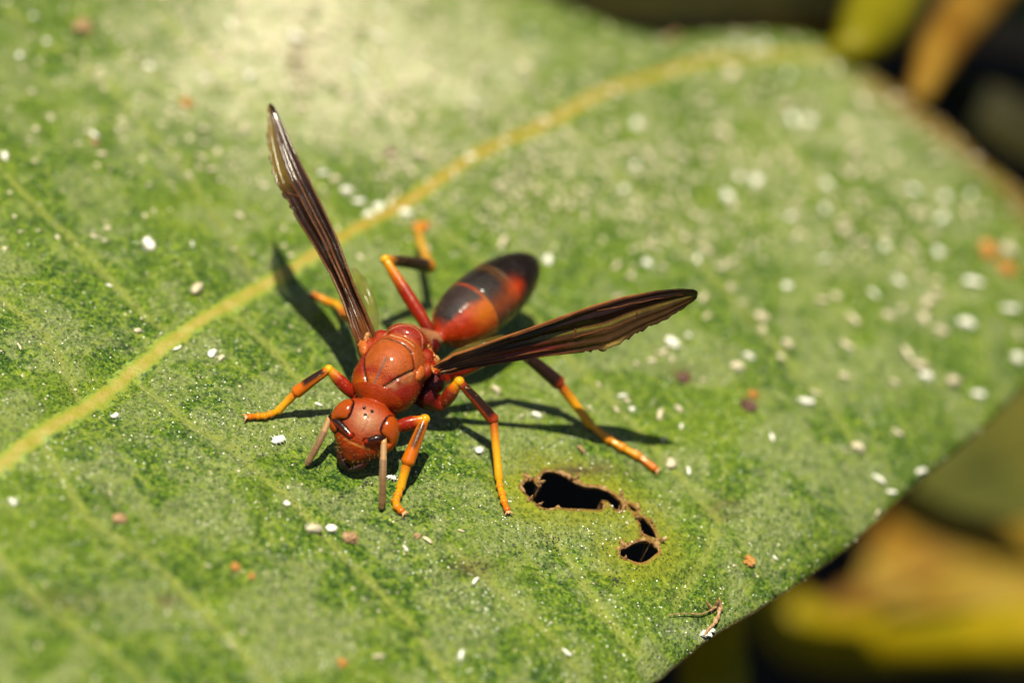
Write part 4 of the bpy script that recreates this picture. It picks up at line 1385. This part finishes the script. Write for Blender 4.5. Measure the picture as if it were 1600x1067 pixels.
# look-alikes, by the stretch of leaf they lie on
FIELDS = {
    'skins scattered above the midrib': ('small pale shed skin on the green leaf half above the midrib', 0.85,
        [(10, 5), (52, 27), (30, 89), (72, 67), (223, 91), (233, 106), (283, 130), (319, 123), (266, 162), (194, 199), (184, 204), (158, 243), (7, 246), (310, 263), (331, 266), (374, 339), (280, 184), (218, 153),
         (334, 180), (317, 202), (344, 283), (361, 290), (297, 57), (335, 62), (358, 135), (30, 543), (170, 447), (215, 518), (345, 560)]),
    'skins in the dusty patch': ('cream shed skin crowded in the whitish dusty patch of the leaf', 1.25,
        [(381, 202), (506, 273), (523, 282), (540, 300), (410, 30), (440, 12), (380, 15), (470, 25), (500, 60), (530, 35), (520, 95), (545, 70), (395, 70), (360, 40), (425, 75), (450, 135), (510, 130), (540, 150), (560, 110), (575, 85),
         (596, 15), (656, 18), (564, 47), (658, 83), (673, 123), (663, 165), (629, 133), (618, 185), (641, 190), (600, 150), (575, 180), (590, 60), (620, 90), (460, 60), (490, 10), (345, 95), (390, 120), (470, 170), (555, 205)]),
    'skins beside the far midrib': ('pale shed skin among others along the upper side of the far midrib', 1.25,
        [(748, 113), (818, 110), (829, 51), (776, 49), (867, 137), (736, 162), (948, 91), (1014, 125), (1036, 66), (1051, 118), (963, 148), (920, 165), (881, 175), (656, 245), (643, 270), (611, 250), (628, 260), (596, 278), (560, 317), (591, 326), (621, 304), (710, 277), (788, 226), (575, 338), (610, 318), (668, 286), (735, 250), (905, 158), (940, 142), (985, 122), (1075, 92), (1120, 82), (1150, 70), (1195, 74), (1240, 66), (1270, 84), (850, 190)]),
    'skins below the far midrib': ('cream shed skin in the cluster between far midrib and abdomen', 1.10,
        [(633, 334), (1039, 165), (958, 199), (994, 196), (832, 228), (877, 251), (834, 250), (790, 268), (812, 266), (780, 292), (823, 290), (810, 302), (817, 317), (839, 297), (780, 327), (904, 297), (891, 324), (913, 341), (937, 245),
         (975, 297), (1041, 319), (1011, 245), (982, 233), (992, 260), (884, 209)]),
    'skins behind the spread wing': ('pale shed skin on the leaf just behind the spread dark wing', 1.25,
        [(962, 417), (985, 433), (1011, 413), (1034, 418), (965, 465), (1098, 468), (855, 408), (1018, 385), (1104, 497), (1043, 480), (1075, 525), (1050, 538), (1037, 552)]),
    'skins past the hind leg': ('small pale shed skin scattered between hind leg and wing tip', 0.95,
        [(993, 569), (1018, 565), (1030, 552), (1049, 562), (935, 602), (921, 637), (963, 641), (987, 640), (972, 620), (979, 627), (1064, 667), (1036, 687), (1205, 684), (1099, 595), (1060, 640)]),
    'skins round the leaf base': ('blurred cream shed skin among many near the leaf base', 1.7,
        [(1178, 81), (1100, 84), (1144, 116), (1230, 118), (1198, 135), (1102, 157), (1100, 126), (1225, 169), (1257, 159), (1237, 189), (1262, 192), (1129, 211), (1171, 148), (1104, 241), (1067, 245), (1224, 245), (1195, 253),
         (1365, 186), (1323, 196), (1387, 209), (1347, 162), (1397, 155), (1435, 162), (1448, 209), (1335, 240), (1397, 250), (1305, 110), (1330, 100)]),
    'skins on the far right lobe': ('blurred pale shed skin scattered over the broad lobe past the wing tip', 1.35,
        [(1240, 263), (1181, 285), (1154, 278), (1136, 310), (1143, 324), (1084, 338), (1234, 341), (1289, 329), (1315, 348), (1330, 272), (1290, 290), (1338, 310), (1070, 373), (1102, 392), (1089, 407), (1124, 419), (1143, 411), (1190, 380),
         (1289, 380), (1305, 417), (1286, 407), (1320, 363), (1352, 397), (1350, 380), (1382, 387), (1141, 451), (1161, 475), (1190, 498), (1190, 517), (1229, 449), (1283, 471), (1306, 465), (1364, 461), (1332, 502),
         (1403, 441), (1408, 485), (1387, 495), (1323, 542), (1230, 539), (1219, 559), (1170, 559), (1151, 574), (1318, 589), (1340, 701), (1401, 677), (1397, 598)]),
    'skins along the side margin': ('blurred round pale shed skin near the far side margin of the leaf', 1.6,
        [(1426, 299), (1431, 337), (1475, 310), (1470, 343), (1511, 334), (1516, 307), (1548, 224), (1522, 250), (1462, 250), (1424, 389), (1455, 370), (1465, 397), (1575, 394), (1438, 433), (1462, 461), (1462, 441), (1448, 476), (1441, 500),
         (1519, 444), (1576, 485), (1509, 508), (1470, 519), (1590, 524), (1588, 562), (1416, 554), (1436, 573), (1446, 591), (1487, 598), (1527, 618)]),
    'skins on the near part of the leaf': ('tiny blurred white shed skin on the near green in front of the antennae', 0.60,
        [(188, 868), (325, 884), (380, 988), (361, 1008), (148, 1063), (103, 808), (720, 830), (60, 1010)]),
}
for grp, (lab, ln, spots) in FIELDS.items():
    for (px, py) in spots:
        white = RS.random() < 0.22
        k = RS.randrange(10)
        f = RS.uniform(0.6, 1.15)
        size = 'small' if f < 0.78 else ('mid-sized' if f < 0.98 else 'large')
        tone = 'white' if white else 'cream'
        shape = 'crumpled' if k >= 8 else ('slender' if k % 5 in (0, 1) else 'leggy')
        text = lab.replace('small pale', tone).replace('tiny blurred white', 'blurred ' + tone).replace('blurred round pale', 'blurred ' + tone).replace('pale', tone).replace('cream', tone)
        put((SKINS['w'] if white else SKINS['c'])[k], 'shed_skin', px, py, ln / 10 * f * (0.62 if k >= 8 else 0.95), size + ' ' + shape + ' ' + text, 'shed skin', size + ' ' + shape + ' ' + tone + ' ' + grp)

# ragged scrap stuck on the margin
def scrap():
    V, F, C = [], [], []
    rr = random.Random(9)
    root = empty('leaf_scrap', 'torn whitish brown scrap stuck on the lower leaf margin', 'scrap')
    px = [(1040, 965), (1068, 962), (1095, 963), (1118, 952), (1122, 960), (1116, 975), (1104, 988), (1098, 996)]
    pts = [on_leaf(*p) + Vector((0, 0, 0.03)) for p in px]
    link('stalk', mesh('stalk', *tube(pts, [0.003, 0.005, 0.007, 0.013, 0.016, 0.014, 0.008], n=40, ns=8, wob=0.9)[:2]), MAT_TAN, root)
    for (x, y) in ((1117, 950), (1125, 955), (1110, 957)):
        p = on_leaf(x, y) + Vector((0, 0, 0.03))
        link('shred', mesh('shred', *tube([p, p + Vector((rr.uniform(-.06, .06), rr.uniform(-.04, .04), 0.07))], [0.016, 0.012, 0.003], n=8, ns=6, wob=0.9, seed=x)[:2]), MAT_TAN, root)
    for (x, y, s) in ((1104, 992, 0.05), (1110, 987, 0.04), (1098, 994, 0.035)):
        p = on_leaf(x, y) + Vector((0, 0, 0.02))
        o = link('flake', crumb_mesh(x % 7), MAT_WHITE, root)
        o.location = p; o.scale = (s * 1.6, s, s)
scrap()

# glossy pale beads added all over the leaf to give its tiny glints
def beads():
    rr = random.Random(17)
    bm = bmesh.new(); bmesh.ops.create_icosphere(bm, subdivisions=1, radius=1.0)
    bv = [v.co.copy() for v in bm.verts]; bf = [[v.index for v in f.verts] for f in bm.faces]; bm.free()
    V, F = [], []
    n = 0
    while n < 3600:
        px = rr.uniform(-20, 1620); py = rr.uniform(330, 1090) if rr.random() < 0.8 else rr.uniform(0, 1090)
        q = at(px, py, 0)
        if noise.noise(q * 1.7) + 0.55 * noise.noise(q * 5.0) + rr.uniform(-.5, .5) < 0.05: continue
        hit = LEAF_BVH.ray_cast(CPOS, ray(px, py))
        if hit[0] is None: continue
        r = rr.choice((0.0028, 0.0032, 0.004, 0.005, 0.0065)) * rr.uniform(.8, 1.2)
        b = len(V); c = hit[0] + Vector((0, 0, r * 0.4))
        V += [c + v * r for v in bv]; F += [tuple(b + i for i in f) for f in bf]
        n += 1
    M = Mat('wax bead')
    M.p(Base_Color=(0.75, 0.78, 0.62), Roughness=0.12, Specular_IOR_Level=0.7)
    link('sparkle_beads', mesh('sparkle_beads', V, F), M.m, label='tiny glistening beads added as sparkle over the leaf', cat='sparkle beads', kind='stuff')
beads()

# fine pale flecks of dust and wax, thickest on the dusty patch
def flecks():
    rr = random.Random(31)
    V, F = [], []
    n = 0
    while n < 4600:
        k = rr.random()
        if k < 0.38: px, py = rr.gauss(500, 170), rr.gauss(70, 90)
        elif k < 0.62: px, py = rr.gauss(1280, 210), rr.gauss(280, 150)
        elif k < 0.74: px, py = rr.gauss(850, 160), rr.gauss(260, 70)
        else: px, py = rr.uniform(0, 1600), rr.uniform(0, 1067)
        hit = LEAF_BVH.ray_cast(CPOS, ray(px, py))
        if hit[0] is None: continue
        r = rr.uniform(0.006, 0.017) * (1.75 if py < 420 else 0.75)
        b = len(V)
        m_ = 5
        a0 = rr.uniform(0, 6.28)
        el = rr.uniform(0.4, 1.0)
        for i in range(m_):
            th = 6.283 * i / m_
            q = Vector((math.cos(th) * r * rr.uniform(.6, 1.3), math.sin(th) * r * el * rr.uniform(.6, 1.3), rr.uniform(0, r * 0.5)))
            q.rotate(Matrix.Rotation(a0, 3, 'Z'))
            V.append(hit[0] + q + Vector((0, 0, 0.002)))
        V.append(hit[0] + Vector((0, 0, r * rr.uniform(.5, 1.1))))
        F += [(b + i, b + (i + 1) % m_, b + m_) for i in range(m_)]
        n += 1
    link('dust_flecks', mesh('dust_flecks', V, F, smooth=False), MAT_CREAM, label='fine pale flecks of dust sprinkled over the leaf', cat='dust', kind='stuff')
flecks()

# sooty grains in loose clusters
def soot():
    rr = random.Random(4)
    bm = bmesh.new(); bmesh.ops.create_icosphere(bm, subdivisions=1, radius=1.0)
    bv = [v.co.copy() for v in bm.verts]; bf = [[v.index for v in f.verts] for f in bm.faces]; bm.free()
    V, F = [], []
    for (cx, cy, sx, sy, n) in ((570, 755, 8, 6, 26), (531, 775, 6, 5, 10), (735, 885, 40, 14, 70), (860, 848, 28, 14, 60), (960, 908, 12, 10, 30), (660, 905, 26, 12, 30), (700, 920, 40, 20, 30), (590, 918, 20, 8, 14), (1135, 795, 24, 16, 60),
                                 (650, 805, 30, 12, 40), (500, 730, 14, 8, 20), (408, 720, 40, 24, 36), (120, 612, 16, 14, 14), (950, 850, 50, 30, 30), (1010, 880, 60, 40, 40), (300, 780, 160, 60, 40), (160, 470, 130, 70, 40), (915, 735, 36, 8, 30), (810, 860, 14, 20, 20)):
        for _ in range(n):
            px, py = rr.gauss(cx, sx * .6), rr.gauss(cy, sy * .6)
            hit = LEAF_BVH.ray_cast(CPOS, ray(px, py))
            if hit[0] is None: continue
            r = rr.uniform(0.003, 0.0085); b = len(V); c = hit[0] + Vector((0, 0, r * 0.3))
            V += [c + v * r * rr.uniform(.6, 1.3) for v in bv]; F += [tuple(b + i for i in f) for f in bf]
    M = Mat('soot grain'); M.p(Base_Color=(0.012, 0.012, 0.014), Roughness=0.3)
    link('soot_grains', mesh('soot_grains', V, F), M.m, label='black sooty grains in loose clusters on the leaf', cat='soot', kind='stuff')
soot()

# ------------------------------------------------------------------ plants behind and below
MAT_STEMY = simple('yellow green stem', (0.215, 0.150, 0.0008), 0.5, 2, 0.4, 0.2, 0.02, col2=(0.155, 0.125, 0.0008))
MAT_PETIOLE = simple('olive yellow stalk', (0.135, 0.115, 0.0015), 0.5, 2, 0.4, 0.2, 0.02, col2=(0.10, 0.090, 0.001))
MAT_STEMO = simple('orange brown stem', (0.19, 0.11, 0.014), 0.6, 1.5, 0.45, 0.3, 0.02, col2=(0.10, 0.042, 0.002))
MAT_YLEAF = simple('yellowed leaf', (0.46, 0.27, 0.012), 0.5, 1.1, 0.35, 0.3, 0.03, col2=(0.33, 0.30, 0.05))
MAT_OLEAF = simple('browning leaf', (0.20, 0.145, 0.012), 0.55, 1.1, 0.4, 0.3, 0.03, col2=(0.14, 0.060, 0.0006))
MAT_DLEAF = simple('dull olive leaf', (0.070, 0.066, 0.010), 0.55, 0.9, 0.4, 0.3, 0.03, col2=(0.040, 0.044, 0.008))
MAT_BRLEAF = simple('dim brown leaf', (0.020, 0.017, 0.002), 0.6, 1.2, 0.5, 0.3, 0.03, col2=(0.006, 0.007, 0.001))
MAT_GLEAF = simple('shaded green leaf', (0.05, 0.10, 0.02), 0.5, 1.5, 0.45, 0.3, 0.03)

def blade_leaf(name, base, tip, width, normal, droop, mat, label, cat='leaf', group=None, wav=0.06, parent=None, cup=0.15):
    """a leaf blade with a midrib, from base to tip, bent by droop"""
    ax = (tip - base); L = ax.length; ax.normalize()
    nor = (normal - ax * normal.dot(ax)).normalized()
    sd = nor.cross(ax)
    n, k = 26, 11
    V, F = [], []
    for i in range(n):
        t = i / (n - 1)
        w = width * (math.sin(math.pi * t ** 0.8) ** 0.75) * (1 - 0.12 * t) + 0.01
        c = base + ax * (L * t) - nor * droop * (t * t) * L
        for j in range(k):
            s = -1 + 2 * j / (k - 1)
            V.append(c + sd * s * w / 2 + nor * (cup * w * abs(s) ** 1.5 + wav * w * noise.noise(Vector((t * 5, s * 1.6, width)))))
    for i in range(n - 1):
        for j in range(k - 1):
            F.append((i * k + j, i * k + j + 1, (i + 1) * k + j + 1, (i + 1) * k + j))
    rt = empty(name, label, cat, parent, group)
    o = link('blade', mesh('blade', V, F), mat, rt)
    s_ = o.modifiers.new('thickness', 'SOLIDIFY'); s_.thickness = 0.03
    rib = [Vector(V[i * k + k // 2]) + nor * 0.012 for i in range(n)]
    link('midrib', mesh('midrib', *tube(rib, [0.05 * width / 2 + 0.02, 0.02], n=n, ns=8, raw=True)[:2]), mat, rt)
    return rt

def stem(name, pts, radii, mat, label, cat='stem'):
    o = link(name, mesh(name, *tube(pts, radii, n=40, ns=16, wob=0.12)[:2]), mat, label=label, cat=cat)
    return o

# petiole of the big leaf
pet = [on_leaf(1290, 74) + Vector((0, 0, -0.04)), at(1330, 74, -0.05), at(1358, 45, -0.15), at(1385, 0, -0.35), at(1410, -60, -0.6), at(1440, -160, -1.2), at(1480, -300, -2.4)]
link('petiole', mesh('petiole', *tube(pet, [0.06, 0.22, 0.34, 0.36, 0.33, 0.30], n=40, ns=16, wob=0.1)[:2]), MAT_PETIOLE, leaf)
stem('twig', [at(1436, 150, -0.9), at(1460, 95, -0.9), at(1492, 45, -1.0), at(1530, 0, -1.1), at(1580, -60, -1.3), at(1640, -140, -1.6)], [0.12, 0.22, 0.27, 0.27, 0.24], MAT_STEMO, 'orange brown twig leaning up beside the leaf\'s yellow stalk', 'twig')

Y = lambda px, py, z: at(px, py, z)
stem('yellow_stem', [Y(1170, 740, -7.4), Y(1192, 860, -7.8), Y(1206, 935, -8.1), Y(1262, 992, -8.2), Y(1350, 1006, -7.6), Y(1450, 1000, -6.9), Y(1570, 992, -6.3), Y(1720, 985, -5.8)], [0.28, 0.32, 0.38, 0.34, 0.32, 0.32], MAT_STEMY, 'bent yellow blurred stem below the leaf margin, curving under the browning leaf')
blade_leaf('browning_leaf', Y(1345, 915, -8.8), Y(1880, 845, -8.0), 2.8, Vector((0.1, -0.45, 1)), 0.02, MAT_OLEAF, 'browning golden blurred leaf above the bent yellow stem, below the leaf margin', cup=0.04)
stem('brown_stalk', [Y(1245, 962, -8.6), Y(1300, 948, -8.4), Y(1370, 925, -8.2), Y(1460, 890, -7.9)], [0.16, 0.19, 0.14], MAT_STEMO, 'short reddish brown stalk between bent yellow stem and browning leaf')
stem('olive_stem', [Y(1108, 940, -3.2), Y(1112, 1020, -3.8), Y(1116, 1080, -4.4), Y(1120, 1180, -5.6), Y(1130, 1900, -24)], [0.28, 0.30, 0.30, 0.3], MAT_STEMY, 'dim olive stem rising under the lower leaf margin')
blade_leaf('dull_leaf', Y(1430, 765, -4.8), Y(1860, 630, -4.8), 1.9, Vector((0.0, -0.3, 1)), 0.02, MAT_DLEAF, 'dull olive leaf behind the side margin, above the browning one')
blade_leaf('brown_leaf', Y(1430, 120, -2.2), Y(1800, 330, -2.6), 0.75, Vector((0.2, -0.3, 1)), 0.02, MAT_BRLEAF, 'dim brown leaf just behind the far margin next to the twig')
blade_leaf('dark_leaf', Y(820, 15, -2.2), Y(1330, -12, -3.2), 1.0, Vector((0, -0.2, 1)), 0.02, MAT_BRLEAF, 'dark green leaf behind the far margin beside the stalk')
blade_leaf('pale_leaf', Y(1500, -5, -2.6), Y(1720, 30, -3.0), 0.7, Vector((0, -0.3, 1)), 0.02, MAT_GLEAF, 'pale green leaf behind the orange brown twig')

# unseen foliage added beyond the top of the picture to keep the ground there in shade
shade_foliage = empty('shade_foliage', 'unseen green foliage added to shade the ground behind the leaf', 'shade_foliage')
link('stem', mesh('stem', *tube([Vector((4, 34, -24.5)), Vector((3, 33, -6)), Vector((5, 29, 8)), Vector((2, 24, 22)), Vector((3, 21, 34))], [0.9, 0.8, 0.6, 0.5, 0.25], n=30, ns=12, wob=0.1)[:2]), MAT_STEMO, shade_foliage)
def shade_leaf_mesh():
    V, F = [], []
    n, k = 14, 7
    for i in range(n):
        t = i / (n - 1)
        w = 3.2 * math.sin(math.pi * t ** 0.85) ** 0.8 + 0.05
        for j in range(k):
            s = -1 + 2 * j / (k - 1)
            V.append((t * 10, s * w, 0.5 * abs(s) * w / 3 - 1.2 * t * t + 0.25 * noise.noise(Vector((t * 4, s * 2, 0)))))
    for i in range(n - 1):
        for j in range(k - 1):
            F.append((i * k + j, i * k + j + 1, (i + 1) * k + j + 1, (i + 1) * k + j))
    return mesh('shade_leaf', V, F)
SL = shade_leaf_mesh(); SL.materials.append(MAT_GLEAF)
rs = random.Random(2)
for iy in range(8):
    for ix in range(9):
        o = bpy.data.objects.new('shade_leaf', SL)
        COL.objects.link(o); o.parent = shade_foliage
        o.location = (-26 + ix * 6.6 + rs.uniform(-1, 1), 13.5 + iy * 4.6 + rs.uniform(-0.8, 0.8), 4.5 + rs.uniform(0, 4) + iy * 0.3)
        o.rotation_euler = (rs.uniform(-.15, .15), rs.uniform(-.1, .2), rs.uniform(-.5, .5) + (math.pi if rs.random() < .4 else 0))
for iz in range(7):  # upright wall of leaves added to block sky reflections on the wasp
    for ix in range(10):
        o = bpy.data.objects.new('shade_leaf', SL)
        COL.objects.link(o); o.parent = shade_foliage
        o.location = (-34 + ix * 7.4 + rs.uniform(-1.5, 1.5), 18.5 + rs.uniform(-1.5, 3) + 0.35 * iz, 9 + iz * 4.6 + rs.uniform(-1, 1))
        o.rotation_euler = (math.radians(48) + rs.uniform(-.3, .3), rs.uniform(-.4, .4), rs.uniform(-.4, .4))
